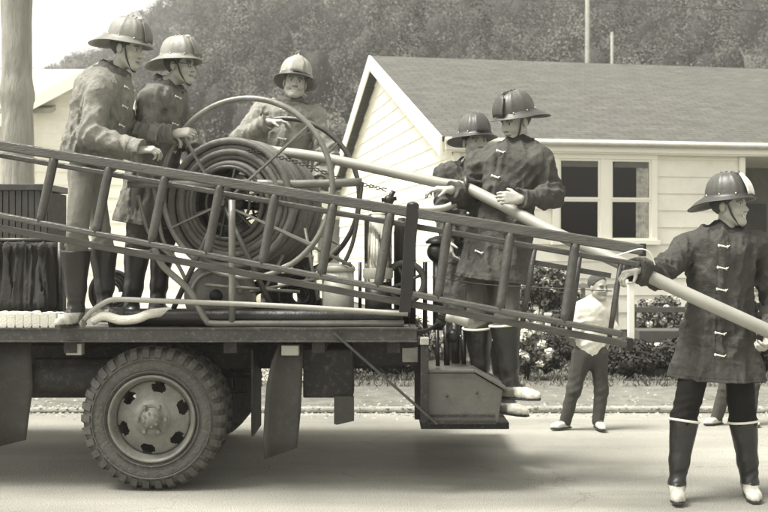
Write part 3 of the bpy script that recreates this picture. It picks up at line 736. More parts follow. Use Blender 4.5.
def setting():
    # ground sheets
    mb = MB(); xs = np.linspace(-160, 160, 41); ys = np.concatenate([np.linspace(-20, 40, 13), np.linspace(46, 330, 40)])
    def hill(x, y):
        if y < 44: return -.012
        a = x/max(y, 1)*F+384
        e = np.interp(a, [-900, -300, 30, 90, 130, 200, 280, 900, 1700], [.10, .14, .152, .165, .19, .225, .28, .31, .29])
        H = e*225
        t = np.clip((y-46)/190, 0, 1); t = t*t*(3-2*t)*.35+t*.65
        return float(H*t+1.6*math.sin(x*.07+y*.05)*t+1.2*math.sin(x*.13-y*.09)*t-.012)
    V = [(x, y, hill(x, y)) for y in ys for x in xs]; nx = len(xs)
    flat = [j for j in range(len(ys)-1)]
    def sheet(js, name, m):
        Q = [(j*nx+i, j*nx+i+1, (j+1)*nx+i+1, (j+1)*nx+i) for j in js for i in range(nx-1)]
        used = sorted({k for q in Q for k in q}); mp = {k: i for i, k in enumerate(used)}
        me = np_mesh(name, [V[k] for k in used], [[mp[k] for k in q] for q in Q])
        o = link(name, me, m, None, True); tag(o, kind='structure'); return o
    sheet([j for j in flat if ys[j] < 45], 'ground', M_ground)
    sheet([j for j in flat if ys[j] >= 45 or ys[j+1] > 45 and ys[j] > 39], 'hillside', M_ground)
    mb = MB(); n = 60
    for name, y0, y1, z, m in (('road', -14, 9.85, 0, M_road),):
        me = np_mesh(name, [(-80, y0, z), (80, y0, z), (80, y1, z), (-80, y1, z)], [(0, 1, 2, 3)])
        tag(link(name, me, m), kind='structure')
    # kerb: low worn concrete lip, in lengths
    mb = MB(); x = -40.0
    while x < 40:
        L = 2.4; mb.box((x, 9.86, -.01), (x+L-.006, 9.99, .045+random.uniform(-.008, .008))); x += L
    tag(mb.build('kerb', M_kerb, None, bevel=.02), kind='structure')
    me = np_mesh('pavement', [(-80, 9.99, .038), (80, 9.99, .038), (80, 11.9, .055), (-80, 11.9, .055)], [(0, 1, 2, 3)])
    tag(link('pavement', me, M_verge), kind='structure')
    me = np_mesh('driveway', [(-3.6, 11.9, .03), (-.6, 11.9, .03), (-1.8, 29, .03), (-9, 29, .03)], [(0, 1, 2, 3)])
    tag(link('driveway', me, mat('pale_concrete', .5, .8, var=.12)), kind='structure')
    # grass verge: uncountable blades
    N = 16000; c = np.stack([rng.uniform(-9, 9, N), 11.4+rng.uniform(0, 1, N)**1.5*4.0, np.full(N, .05)], 1)
    h = rng.uniform(.02, .085, N); a = rng.uniform(0, 6.28, N); w = .008
    d = np.stack([np.cos(a), np.sin(a), 0*a], 1); ln = rng.normal(size=(N, 3))*.04; ln[:, 2] = 0
    V2 = np.stack([c-d*w, c+d*w, c+d*w*.3+ln+np.stack([0*h, 0*h, h], 1), c-d*w*.3+ln+np.stack([0*h, 0*h, h], 1)], 1).reshape(-1, 3)
    me = np_mesh('grass', V2, np.arange(4*N).reshape(-1, 4), np.repeat(rng.uniform(.09, .22, N), 4))
    tag(link('grass', me, M_leaf), 'rough grass growing along the edge of the pavement', 'grass', kind='stuff')
    # loose gravel along the kerb: uncountable
    N = 5000; gx_ = rng.uniform(-9, 9, N); gy_ = 9.86+rng.normal(0, .13, N); gz_ = np.where(gy_ < 9.86, .0, .045); gs = rng.uniform(.006, .022, N)
    gy_ = np.where(rng.random(N) < .35, rng.uniform(10, 11.8, N), gy_); gz_ = np.where(gy_ > 9.99, .042, gz_)
    o8 = np.array([(1, 0, 0), (0, 1, 0), (-1, 0, 0), (0, -1, 0), (0, 0, .7), (0, 0, -.5)], float)
    Vg = (np.stack([gx_, gy_, gz_], 1)[:, None]+o8[None]*gs[:, None, None]*rng.uniform(.6, 1.3, (N, 6, 1))).reshape(-1, 3)
    tri = np.array([(0, 1, 4), (1, 2, 4), (2, 3, 4), (3, 0, 4)]); Qg = (tri[None]+(np.arange(N)*6)[:, None, None]).reshape(-1, 3)
    me = np_mesh('gravel', Vg, Qg, np.repeat(rng.uniform(.12, .4, N), 6)); tag(link('gravel', me, M_leaf), 'loose gravel and grit scattered along the kerb', 'gravel', kind='stuff')
    # ---- wooded hill
    C = []; R = []; T = []; TC = []; TR = []
    trunks = MB()
    cnt = 0
    for y in np.arange(50, 232, 4.4):
        half = y*.44+12
        for x in np.arange(-half, half, 5.0):
            xx = x+random.uniform(-1.9, 1.9); yy = y+random.uniform(-1.8, 1.8)
            if random.random() < .06: continue
            z = hill(xx, yy); hgt = random.uniform(6.5, 11.5); tone = random.choice((.035, .055, .09, .13))*random.uniform(.85, 1.15)
            u_ = xx/yy*F+384
            con = random.random() < (.45 if yy > 150 else .12) and u_ > 190
            if u_ < 190: hgt *= .75
            k = 15 if yy < 130 else 12
            for i in range(k):
                q = (i+.5)/k
                if con:
                    hh = hgt*(.2+.95*q)*1.15; rr = hgt*.17*(1-q)+.2
                    C.append((xx+random.uniform(-.5, .5)*rr, yy+random.uniform(-.5, .5)*rr, z+hh)); R.append(rr*.8+.3); T.append(tone*.7*random.uniform(.85, 1.15))
                else:
                    a = i*2.4+random.random(); hh = hgt*(.38+.55*q); pr = hgt*.30*math.sqrt(max(.05, 1-(2*q-.75)**2*.9))
                    rr = random.uniform(.15, .24)*hgt*.75
                    C.append((xx+math.cos(a)*pr, yy+math.sin(a)*pr, z+hh)); R.append(rr); T.append(tone*random.uniform(.8, 1.25))
                TC.append((xx, yy, z+hgt*.5))
            TR.append((xx, yy, z+hgt*.55, hgt*(.07 if con else .135)))
            cnt += 1
    C = np.array(C); R = np.array(R); T = np.array(T); TC = np.array(TC); ND = C-TC; ND /= np.linalg.norm(ND, axis=1)[:, None]+1e-6
    PER = 95
    V3, Q3, T3 = leaves(C, R, PER, loose=True, nd=ND, jit=.2, size= np.clip(C[:, 1]*.00095, .06, .2), tone=(1, 1))
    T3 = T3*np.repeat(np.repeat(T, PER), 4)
    # dark cores added inside the crowns to block light and deepen the gaps
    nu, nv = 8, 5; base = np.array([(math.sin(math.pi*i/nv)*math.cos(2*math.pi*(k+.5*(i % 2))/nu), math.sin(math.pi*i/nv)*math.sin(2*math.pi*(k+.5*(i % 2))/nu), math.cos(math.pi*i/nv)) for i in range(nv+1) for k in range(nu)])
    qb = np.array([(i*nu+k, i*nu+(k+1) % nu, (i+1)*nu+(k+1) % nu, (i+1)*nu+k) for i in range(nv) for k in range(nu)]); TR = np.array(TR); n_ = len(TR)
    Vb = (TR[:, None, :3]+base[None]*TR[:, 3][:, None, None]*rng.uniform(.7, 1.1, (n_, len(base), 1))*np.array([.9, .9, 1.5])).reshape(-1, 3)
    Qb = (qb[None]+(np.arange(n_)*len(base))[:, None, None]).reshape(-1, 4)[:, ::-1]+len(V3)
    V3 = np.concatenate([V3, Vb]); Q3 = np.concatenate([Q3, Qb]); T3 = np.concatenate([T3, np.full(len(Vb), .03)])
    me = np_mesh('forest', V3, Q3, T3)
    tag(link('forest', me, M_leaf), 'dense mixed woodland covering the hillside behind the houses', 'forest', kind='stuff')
    print('trees', cnt, 'quads', len(Q3))

    # ---- main house
    C0 = np.array([1.01, 15.2, 0.0]); ex = np.array([.984, .179, 0]); ey = np.array([-.179, .984, 0]); W = 11.8; Lh = 16.0; ev = 3.05; rg = 5.22
    h = empty('white_house', C0, 'long white clapboard house with a low grey shingle roof, its gable facing left', 'house')
    o = C0
    siding(o, ex, -ey, .0, 4.43, .35, ev-.05, .25, h, M_siding)
    def clip(z):
        if z <= ev-.1: return (0, W)
        k = (z-(ev-.1))/(rg-ev); return (W/2*k, W-W/2*k)
    siding(o, ey, -ex, 0, W, .35, rg-.1, .25, h, M_siding, clip)
    # foundation, far walls
    mb = MB(); f = lambda a, b, z: C0+ex*a+ey*b+np.array([0, 0, z])
    def blk(a0, a1, b0, b1, z0, z1): mb.quadbox([f(a0, b0, z0), f(a1, b0, z0), f(a1, b1, z0), f(a0, b1, z0), f(a0, b0, z1), f(a1, b0, z1), f(a1, b1, z1), f(a0, b1, z1)])
    blk(.0, 4.43, .0, W, -.02, .35); mb.build('foundation', mat('foundation_concrete', .2, .9), h)
    mb = MB(); blk(4.4, Lh, 1.9, 2.0, -.02, ev-.02); blk(4.33, 4.43, .05, 1.95, .35, ev-.06); mb.build('porch_wall', mat('porch_siding_shade', .16, .8, var=.2), h)  # siding colour darkened to paint in the shade of the porch
    mb = MB(); blk(4.35, Lh, 0.0, 1.9, -.02, .3); mb.build('porch_floor', M_kerb, h)
    mb = MB(); blk(Lh-.1, Lh, 1.9, W, 0, ev-.02); blk(0, Lh, W-.1, W, 0, ev-.02); mb.build('rear_wall', M_siding, h)
    # roof
    oh = .16; dz = (rg-ev)/(W/2)
    fr = lambda a, b, z: f(a, b, z)
    slab_roof('roof', [fr(-.22, -oh, ev-oh*dz+.12), fr(Lh, -oh, ev-oh*dz+.12), fr(Lh, W/2, rg+.12), fr(-.22, W/2, rg+.12)], .07, h, M_roof)
    slab_roof('roof', [fr(Lh, W+oh, ev-oh*dz+.12), fr(-.22, W+oh, ev-oh*dz+.12), fr(-.22, W/2+.004, rg+.12), fr(Lh, W/2+.004, rg+.12)], .07, h, M_roof)
    # rake boards
    for sg in (0, 1):
        mb = MB()
        b0 = -oh if sg == 0 else W+oh
        a_ = f(-.225, b0, ev-oh*dz+.05); b_ = f(-.225, W/2, rg+.05)
        dn = np.array([0, 0, -.2]); t = ex*.035
        mb.quadbox([a_+dn-t, b_+dn-t, b_+dn, a_+dn, a_+np.array([0, 0, .075])-t, b_+np.array([0, 0, .075])-t, b_+np.array([0, 0, .075]), a_+np.array([0, 0, .075])])
        mb.build('rake_board', M_trim, h)
    # fascia + gutter + soffit
    mb = MB(); a_ = f(-.18, -oh-.02, ev-.06); b_ = f(Lh, -oh-.02, ev-.06); mb.bar(a_, b_, .03, .12); mb.build('fascia', M_trim, h)
    mb = MB(); mb.tube([f(-.2, -oh-.085, ev+.0), f(Lh, -oh-.085, ev+.0)], .05, 10); mb.build('gutter', mat('gutter_metal', .45, .5, metal=.2, var=.15), h)
    mb = MB(); blk(-.18, 4.4, -oh, -.03, ev-.14, ev-.12); blk(4.4, Lh, -oh, 1.9, ev-.14, ev-.12); mb.build('soffit', M_trim, h)
    mb = MB(); blk(-.03, .06, -.06, -.028, .35, ev-.15); blk(4.36, 4.45, -.06, -.028, .35, ev-.15); mb.build('corner_board', M_trim, h)
    # gable vent
    # window: two double-hung units
    def window(a0, a1, z0, z1, sashes, name='window'):
        mb = MB(); fw = .07
        blk_ = lambda A0, A1, Z0, Z1, d0, d1: mb.quadbox([f(A0, d0-.02, Z0), f(A1, d0-.02, Z0), f(A1, d1-.02, Z0), f(A0, d1-.02, Z0), f(A0, d0-.02, Z1), f(A1, d0-.02, Z1), f(A1, d1-.02, Z1), f(A0, d1-.02, Z1)])
        blk_(a0-.09, a1+.09, z1, z1+.1, -.07, -.01); blk_(a0-.12, a1+.12, z0-.07, z0, -.1, -.01)
        blk_(a0-.09, a0, z0, z1, -.065, -.01); blk_(a1, a1+.09, z0, z1, -.065, -.01)
        n = sashes; w_ = (a1-a0)/n
        for i in range(1, n): blk_(a0+i*w_-.08, a0+i*w_+.08, z0, z1, -.06, -.01)
        win = mb.build(name, M_trim, h, bevel=.004)
        zm = (z0+z1)/2-.0
        for i in range(n):
            p0 = a0+i*w_+(.08 if i else 0); p1 = a0+(i+1)*w_-(.08 if i < n-1 else 0)
            for (q0, q1, dd) in ((z0, zm, -.032), (zm, z1, -.044)):
                mb = MB(); r = .032
                for (A0, A1, Z0, Z1) in ((p0, p1, q0, q0+r), (p0, p1, q1-r, q1), (p0, p0+r, q0+r, q1-r), (p1-r, p1, q0+r, q1-r)): blk_(A0, A1, Z0, Z1, dd, dd+.018)
                mb.build('sash', M_trim, win)
                mb = MB(); blk_(p0+r, p1-r, q0+r, q1-r, dd+.01, dd+.014); mb.build('pane', M_glass, win)
        return win
    win = window(1.53, 2.95, 1.66, 2.84, 2)
    mb = MB()   # curtain drawn to the right side, its folds pressed to the panes
    for (q0, q1, y) in ((1.7, 2.22, -.0455), (2.28, 2.8, -.0575)):
        pts = []; k = 16
        for i in range(k+1):
            a = 2.72+.19*i/k; pts.append((a, y+.003*math.sin(i*1.9)))
        for i in range(k):
            b = len(mb.v)
            for (a, yy) in (pts[i], pts[i+1]): mb.v += [tuple(f(a, yy, q0)), tuple(f(a, yy, q1))]
            mb.f.append((b, b+2, b+3, b+1)); mb.sm.append(True)
    mb.build('curtain', M_curtain, win)
    for (a0, a1) in ((1.57, 2.12), (2.37, 2.9)):
        mb = MB(); mb.quadbox([f(a0, -.0665, 2.72), f(a1, -.0665, 2.72), f(a1, -.0655, 2.72), f(a0, -.0655, 2.72), f(a0, -.0665, 2.803), f(a1, -.0665, 2.803), f(a1, -.0655, 2.803), f(a0, -.0655, 2.803)]); mb.build('blind', mat('blind', .12, .8), win)
    mb = MB(); blk(5.0, 5.9, 1.86, 1.9, .35, 2.3); mb.build('door', mat('door_dark', .05, .6), h)
    mb = MB(); blk(4.7, 4.9, 1.84, 1.88, 1.6, 2.2); blk(6.2, 7.3, 1.86, 1.89, 1.3, 2.2); mb.build('window', M_glass, h)
    # ---- utility poles and wire
    def upole(u, vt, Y, r, lab):
        c = P(u, vt, Y); b = np.array([c[0], Y, 0]); e = empty('utility_pole', b, lab, 'utility pole')
        mb = MB(); mb.tube([b+np.array([0, 0, -.3]), (b+c)/2, c], [r*1.25, r*1.1, r*.9], 12); mb.build('pole', M_pole, e)
        mb = MB(); mb.bar(c+np.array([-.8, 0, -.5]), c+np.array([.8, 0, -.5]), .1, .1); 
        mb.build('crossarm', M_pole, e) if r > .2 else None
        return c
    c1 = upole(587.5, -30, 40, .09, 'taller and paler of two utility poles behind the house roof')
    c2 = upole(612, 32, 48, .075, 'shorter utility pole behind the roof, right of the taller one')
    mb = MB(); a = P(300, -14, 44); b = P(587, 2, 40); c = P(900, 16, 38)
    mb.tube(spline([a, P(450, -4, 42), b, P(740, 10, 39), c], 12), .014, 6)
    tag(mb.build('overhead_wire', M_strap), 'thin dark overhead wire crossing in front of the wooded hill', 'wire')
    # ---- left house
    A = P(106, 68, 21.0); bh = empty('neighbour_house', (A[0], A[1], 0), 'pale house at the far left, gable facing right behind the tree trunk', 'house')
    rz = A[2]; gx = nrm((1, .12, 0)); gy = nrm((-.12, 1, 0))
    pk = np.array([A[0], A[1], 0]); half = 4.6; hr = 1.95; ez = rz-half*.56
    # gable wall faces the camera: peak at pk
    def cl(z):
        k = max(0, min(1, (z-ez)/(rz-ez))); return (-half*(1-k), hr*(1-k))
    siding(pk, gx, -gy, -half, hr, .3, rz-.12, .25, bh, M_siding, cl)
    g = lambda a, b, z: pk+gx*a+gy*b+np.array([0, 0, z])
    mb = MB(); mb.quadbox([g(-half, 0, 0), g(hr, 0, 0), g(hr, 8, 0), g(-half, 8, 0), g(-half, 0, .3), g(hr, 0, .3), g(hr, 8, .3), g(-half, 8, .3)]); mb.build('foundation', M_kerb, bh)
    mb = MB()
    for a in (-half, hr-.05): mb.quadbox([g(a, .03, .3), g(a+.05, .03, .3), g(a+.05, 8, .3), g(a, 8, .3), g(a, .03, ez-.05), g(a+.05, .03, ez-.05), g(a+.05, 8, ez-.05), g(a, 8, ez-.05)])
    mb.build('side_wall', M_siding, bh)
    lr = mat('pale_roof', .33, .9, var=.15, bump=.3)
    for sg in (-1, 1):
        hx = -half-.3 if sg < 0 else hr+.12; e0 = g(hx, -.35, ez-.17+.1); e1 = g(hx, 8, ez-.17+.1); r1 = g(0, 8, rz+.1); r0 = g(0, -.35, rz+.1)
        q = [e0, e1, r1, r0] if sg > 0 else [e1, e0, r0, r1]
        mb = MB(); mb.quadbox([p-np.array([0, 0, .08]) for p in q]+q); mb.build('roof', lr, bh)
        mb = MB(); t = gy*.03; dn = np.array([0, 0, -.24]); a_ = e0-t; b_ = r0-t
        mb.quadbox([a_+dn, b_+dn, b_+dn+t*.9, a_+dn+t*.9, a_, b_, b_+t*.9, a_+t*.9]); mb.build('rake_board', M_trim, bh)
    # the same house's long roof behind, ridge running left
    mb = MB(); e0 = P(-60, 108, 20.6); e1 = P(52, 108, 20.6); r1 = P(100, 69, 24.5); r0 = P(-60, 69, 24.5)
    mb.quadbox([p-np.array([0, 0, .1]) for p in (e0, e1, r1, r0)]+[e0, e1, r1, r0]); mb.build('wing_roof', lr, bh)
    mb = MB(); mb.box((e0[0], 20.8, 0), (e1[0]-.4, 20.9, e0[2]-.1)); mb.build('wing_wall', M_siding, bh)
    # ---- white shed between the houses
    s0 = P(226, 196, 27); s1 = P(352, 196, 27); sh_ = empty('shed', ((s0[0]+s1[0])/2, 27, 0), 'low white shed seen through the hose reel frame', 'shed')
    siding(np.array([s0[0], 27, 0]), np.array([1., 0, 0]), np.array([0, -1., 0]), 0, s1[0]-s0[0], .0, s0[2], .25, sh_, M_siding)
    mb = MB(); mb.box((s0[0], 27.04, 0), (s0[0]+.1, 31, s0[2])); mb.box((s1[0]-.1, 27.04, 0), (s1[0], 31, s0[2])); mb.box((s0[0]+.1, 30.9, 0), (s1[0]-.1, 31, s0[2])); mb.build('side_wall', M_siding, sh_)
    mb = MB(); mb.quadbox([(s0[0]-.2, 26.8, s0[2]+.01), (s1[0]+.2, 26.8, s0[2]+.01), (s1[0]+.2, 31.2, s0[2]+.25), (s0[0]-.2, 31.2, s0[2]+.25), (s0[0]-.2, 26.8, s0[2]+.1), (s1[0]+.2, 26.8, s0[2]+.1), (s1[0]+.2, 31.2, s0[2]+.34), (s0[0]-.2, 31.2, s0[2]+.34)]); mb.build('roof', lr, sh_)
    mb = MB(); a = P(318, 205, 27)[0]; b = P(342, 205, 27)[0]; mb.box((a, 26.93, 1.2), (b, 26.965, 2.3)); mb.build('window', mat('shed_glass', .12, .3), sh_)
    # ---- tree at left
    tb = np.array([P(19, 250, 11.5)[0], 11.5, 0]); te = empty('tree', tb, 'big pale-barked tree trunk at the left edge behind the truck', 'tree')
    S = SDF(); q = lambda x, y, z: tb+np.array([x, y, z])
    S.rc(q(0, 0, -.2), q(.02, 0, 1.4), .23, .175, .15); S.rc(q(.02, 0, 1.4), q(-.04, .02, 3.2), .175, .165, .15); S.rc(q(-.04, .02, 3.2), q(-.02, 0, 5.4), .165, .15, .1)
    S.rc(q(-.02, 0, 5.4), q(-.7, .2, 7.4), .13, .07, .1); S.rc(q(-.02, 0, 5.2), q(.5, .3, 7.8), .12, .06, .1); S.rc(q(.0, 0, 4.9), q(-.5, -.2, 5.6), .05, .035, .05)
    wk = wrinkle(31, .02, 12, stretch=(1.4, 1.4, .25)); sdf_obj(S, 'trunk', M_bark, .03, te, disp=wk, margin=.3)
    cc = [(tb[0]+random.gauss(-.2, 1.0), tb[1]+random.gauss(.3, 1.0), random.uniform(6.6, 9.2)) for _ in range(46)]
    V4, Q4, T4 = leaves(np.array(cc), np.full(46, .65), 60, .07, tone=(.06, .12)); link('crown', np_mesh('crown', V4, Q4, T4), M_leaf, te)
    # ---- shrubs
    def shrub(label, c, r, hgt, tone, n=60, per=60, size=.035, flowers=0, cat='shrub', name='shrub'):
        c = np.asarray(c, float); e = empty(name, c, label, cat)
        pts = []
        for i in range(n):
            a = random.uniform(0, 6.28); q = random.random(); rr = r*math.sqrt(random.random())*math.sin(math.pi*(.15+.75*q)); pts.append(c+np.array([math.cos(a)*rr, math.sin(a)*rr*.8, .1+hgt*q*.95]))
        V5, Q5, T5 = leaves(np.array(pts), np.full(n, r*.24), per, size, tone=tone); link('foliage', np_mesh('foliage', V5, Q5, T5), M_leaf, e)
        mb = MB()
        for i in range(7):
            a = i*.9; mb.tube([c, c+np.array([math.cos(a)*r*.3, math.sin(a)*r*.3, hgt*.4]), c+np.array([math.cos(a)*r*.6, math.sin(a)*r*.6, hgt*.85])], [.015, .011, .005], 6)
        mb.build('stem', M_strap, e)
        if flowers:
            V6, Q6, T6 = leaves(np.array([pts[i]+np.array([random.uniform(-.1, .1), -r*.2, .06]) for i in random.sample(range(n), flowers)]), np.full(flowers, .055), 26, .022, tone=(.4, .7))
            link('blossom', np_mesh('blossom', V6, Q6, T6), M_leaf, e)
    def at(u, Y): return np.array([(u-384)*Y/F, Y, .05])
    shrub('leafy flowering bush under the left half of the house window', at(545, 14.3), .46, 1.15, (.06, .14), 90, 90, .026, 30)
    shrub('smaller flowering bush beside the boy, behind the ladder end', at(660, 14.2), .4, .75, (.06, .14), 60, 70, .024, 18)
    shrub('low shrub with white blossom on the verge just right of the step box', at(527, 11.95), .2, .5, (.07, .15), 40, 50, .02, 32)
    shrub('low dark hedge shrub left of the boy by the kerb', at(546, 12.6), .38, .34, (.03, .07), 60, 90, .02)
    shrub('low dark shrub right behind the boy', at(628, 12.2), .45, .3, (.03, .06), 75, 90, .02)
    shrub('low dark shrub behind the fireman on the road', at(690, 12.2), .5, .32, (.03, .06), 75, 90, .02)
    shrub('dark shrub seen under the truck between mudflap and step box', at(395, 12.6), .8, .5, (.03, .07), 90, 90, .022)
    shrub('dark shrub at the far right edge behind the hidden child', at(765, 12.6), .5, .5, (.03, .07), 75, 90, .022)
    # ---- garden bench, post, jug
    bq = lambda u, v, Y=12.9: P(u, v, Y)
    be = empty('garden_bench', (bq(660, 330)[0], 12.9, 0), 'dark garden bench with pale lower rail behind the boy', 'bench')
    x0 = bq(636, 0)[0]; x1 = bq(716, 0)[0]
    mb = MB(); mb.box((x0, 12.75, .40), (x1, 13.15, .55)); mb.build('seat', M_dark, be, bevel=.01)
    mb = MB(); 
    for z in (.74,): mb.box((x0, 13.16, z), (x1, 13.2, z+.07))
    mb.build('backrest', M_dark, be, bevel=.005)
    for x in (x0+.02, x1-.08):
        mb = MB(); mb.box((x, 12.78, .05), (x+.06, 12.84, .40)); mb.build('leg', M_dark, be)
        mb = MB(); mb.box((x, 13.2, .05), (x+.06, 13.26, .84)); mb.build('leg', M_dark, be)
    mb = MB(); mb.box((x0+.05, 12.73, .2), (x1-.05, 12.77, .26)); mb.build('rail', M_trim, be)
    c = bq(631, 300, 12.3); pe = empty('post', (c[0], 12.3, 0), 'white square wooden post standing right of the boy', 'post')
    mb = MB(); mb.box((c[0]-.035, 12.27, .03), (c[0]+.035, 12.34, bq(0, 283, 12.3)[2])); mb.build('shaft', M_white, pe, bevel=.006)
    mb = MB(); mb.box((c[0]-.05, 12.255, bq(0, 283, 12.3)[2]+.001), (c[0]+.05, 12.355, bq(0, 280, 12.3)[2])); mb.build('cap', M_white, pe, bevel=.006)
    c = bq(548, 330, 12.9); pe = empty('post', (c[0], 12.9, 0), 'short pale fence post left of the boy by the bush', 'post')
    mb = MB(); mb.box((c[0]-.03, 12.87, .03), (c[0]+.03, 12.93, .72)); mb.build('shaft', M_white, pe, bevel=.006); mb = MB(); mb.box((c[0]-.04, 12.86, .721), (c[0]+.04, 12.94, .75)); mb.build('cap', M_white, pe)
    c = np.array([P(660, 360, 12.4)[0], 12.4, .05]); j = empty('jug', c, 'small white jug standing in front of the garden bench', 'jug')
    mb = MB(); mb.lathe(c+np.array([0, 0, .13]), (0, 0, 1), [(0, 0), (.1, 0), (.115, .04), (.11, .15), (.07, .22), (.06, .25), (0, .25)], 20); mb.build('body', M_white, j)
    mb = MB(); mb.tube(spline([c+np.array([.06, 0, .36]), c+np.array([.13, 0, .34]), c+np.array([.11, 0, .22])], 6), .012, 8); mb.build('handle', M_white, j)
    mb = MB(); mb.lathe(c, (0, 0, 1), [(0, 0), (.16, 0), (.17, .13), (0, .13)], 20); mb.build('pedestal', M_kerb, j)
    # two-rail fence
    fe = empty('rail_fence', (P(560, 300, 14.9)[0], 14.9, 0), 'low wooden rail fence in front of the house wall under the window', 'fence')
    fx0 = P(520, 0, 14.6)[0]; fx1 = P(622, 0, 14.6)[0]
    for z in (.45, .72, .98):
        mb = MB(); mb.box((fx0, 14.92, z), (fx1, 14.95, z+.06)); mb.build('rail', M_kerb, fe)
    for k in range(4):
        x = fx0+(fx1-fx0)*k/3; mb = MB(); mb.box((x-.03, 14.955, .03), (x+.03, 15.0, 1.05)); mb.build('post', M_pole, fe)
# ------------------------------------------------------------------ truck and gear
M_truck = mat('truck_paint', 0.04, 0.5, var=.3, vscale=4, bump=.12, bscale=35, dirt=.12)
M_edge = mat('deck_edge', 0.04, 0.55, var=.35, vscale=6, bump=.2, dirt=.35)
M_under = mat('chassis_black', 0.018, 0.7, var=.4, vscale=5, bump=.3, dirt=.2)
M_plank = mat('deck_planks', 0.14, 0.8, var=.3, vscale=5, bump=.4, stretch=(.4, 4, 4))
M_tyre = mat('tyre_rubber', 0.07, 0.85, var=.25, vscale=9, bump=.4, bscale=50, dirt=.3)
M_rim = mat('rim_paint', 0.15, 0.5, var=.3, vscale=12, bump=.2, bscale=50, dirt=.3)
M_box = mat('step_box_paint', 0.085, 0.5, var=.25, vscale=5, bump=.15, bscale=60, dirt=.1)
M_flap = mat('flap_rubber', 0.045, 0.7, var=.3, vscale=4, bump=.2, dirt=.1)
M_ladder = mat('ladder_wood', 0.065, 0.42, var=.35, vscale=7, bump=.25, bscale=50, stretch=(.5, 3, 3), dirt=.12)
M_rung = mat('ladder_rung', 0.055, 0.45, var=.35, vscale=9, bump=.2, dirt=.15)
M_pipe = mat('painted_pipe', 0.17, 0.38, metal=.2, var=.3, vscale=10, bump=.12, dirt=.25)
M_steel = mat('reel_steel', 0.06, 0.4, metal=.3, var=.35, vscale=9, bump=.12, dirt=.2)
M_hose = mat('booster_hose', 0.13, 0.55, var=.28, vscale=14, bump=.3, bscale=120)
M_pale = mat('pale_hose', 0.27, 0.5, var=.12, vscale=5, bump=.12, bscale=160)
M_wcan = mat('white_canvas', 0.78, 0.85, var=.12, vscale=12, bump=.5, bscale=110)
M_chrome = mat('chrome', 0.75, 0.13, metal=1.0, var=.12, vscale=7, bump=.04, bscale=20)
M_can = mat('grey_can', 0.34, 0.5, metal=.15, var=.15, vscale=8, bump=.1)
M_darkmetal = mat('dark_metal', 0.018, 0.4, metal=.3, var=.3, bump=.15)
M_darkcloth = mat('dark_coats', 0.04, 0.85, var=.3, vscale=6, bump=.4)

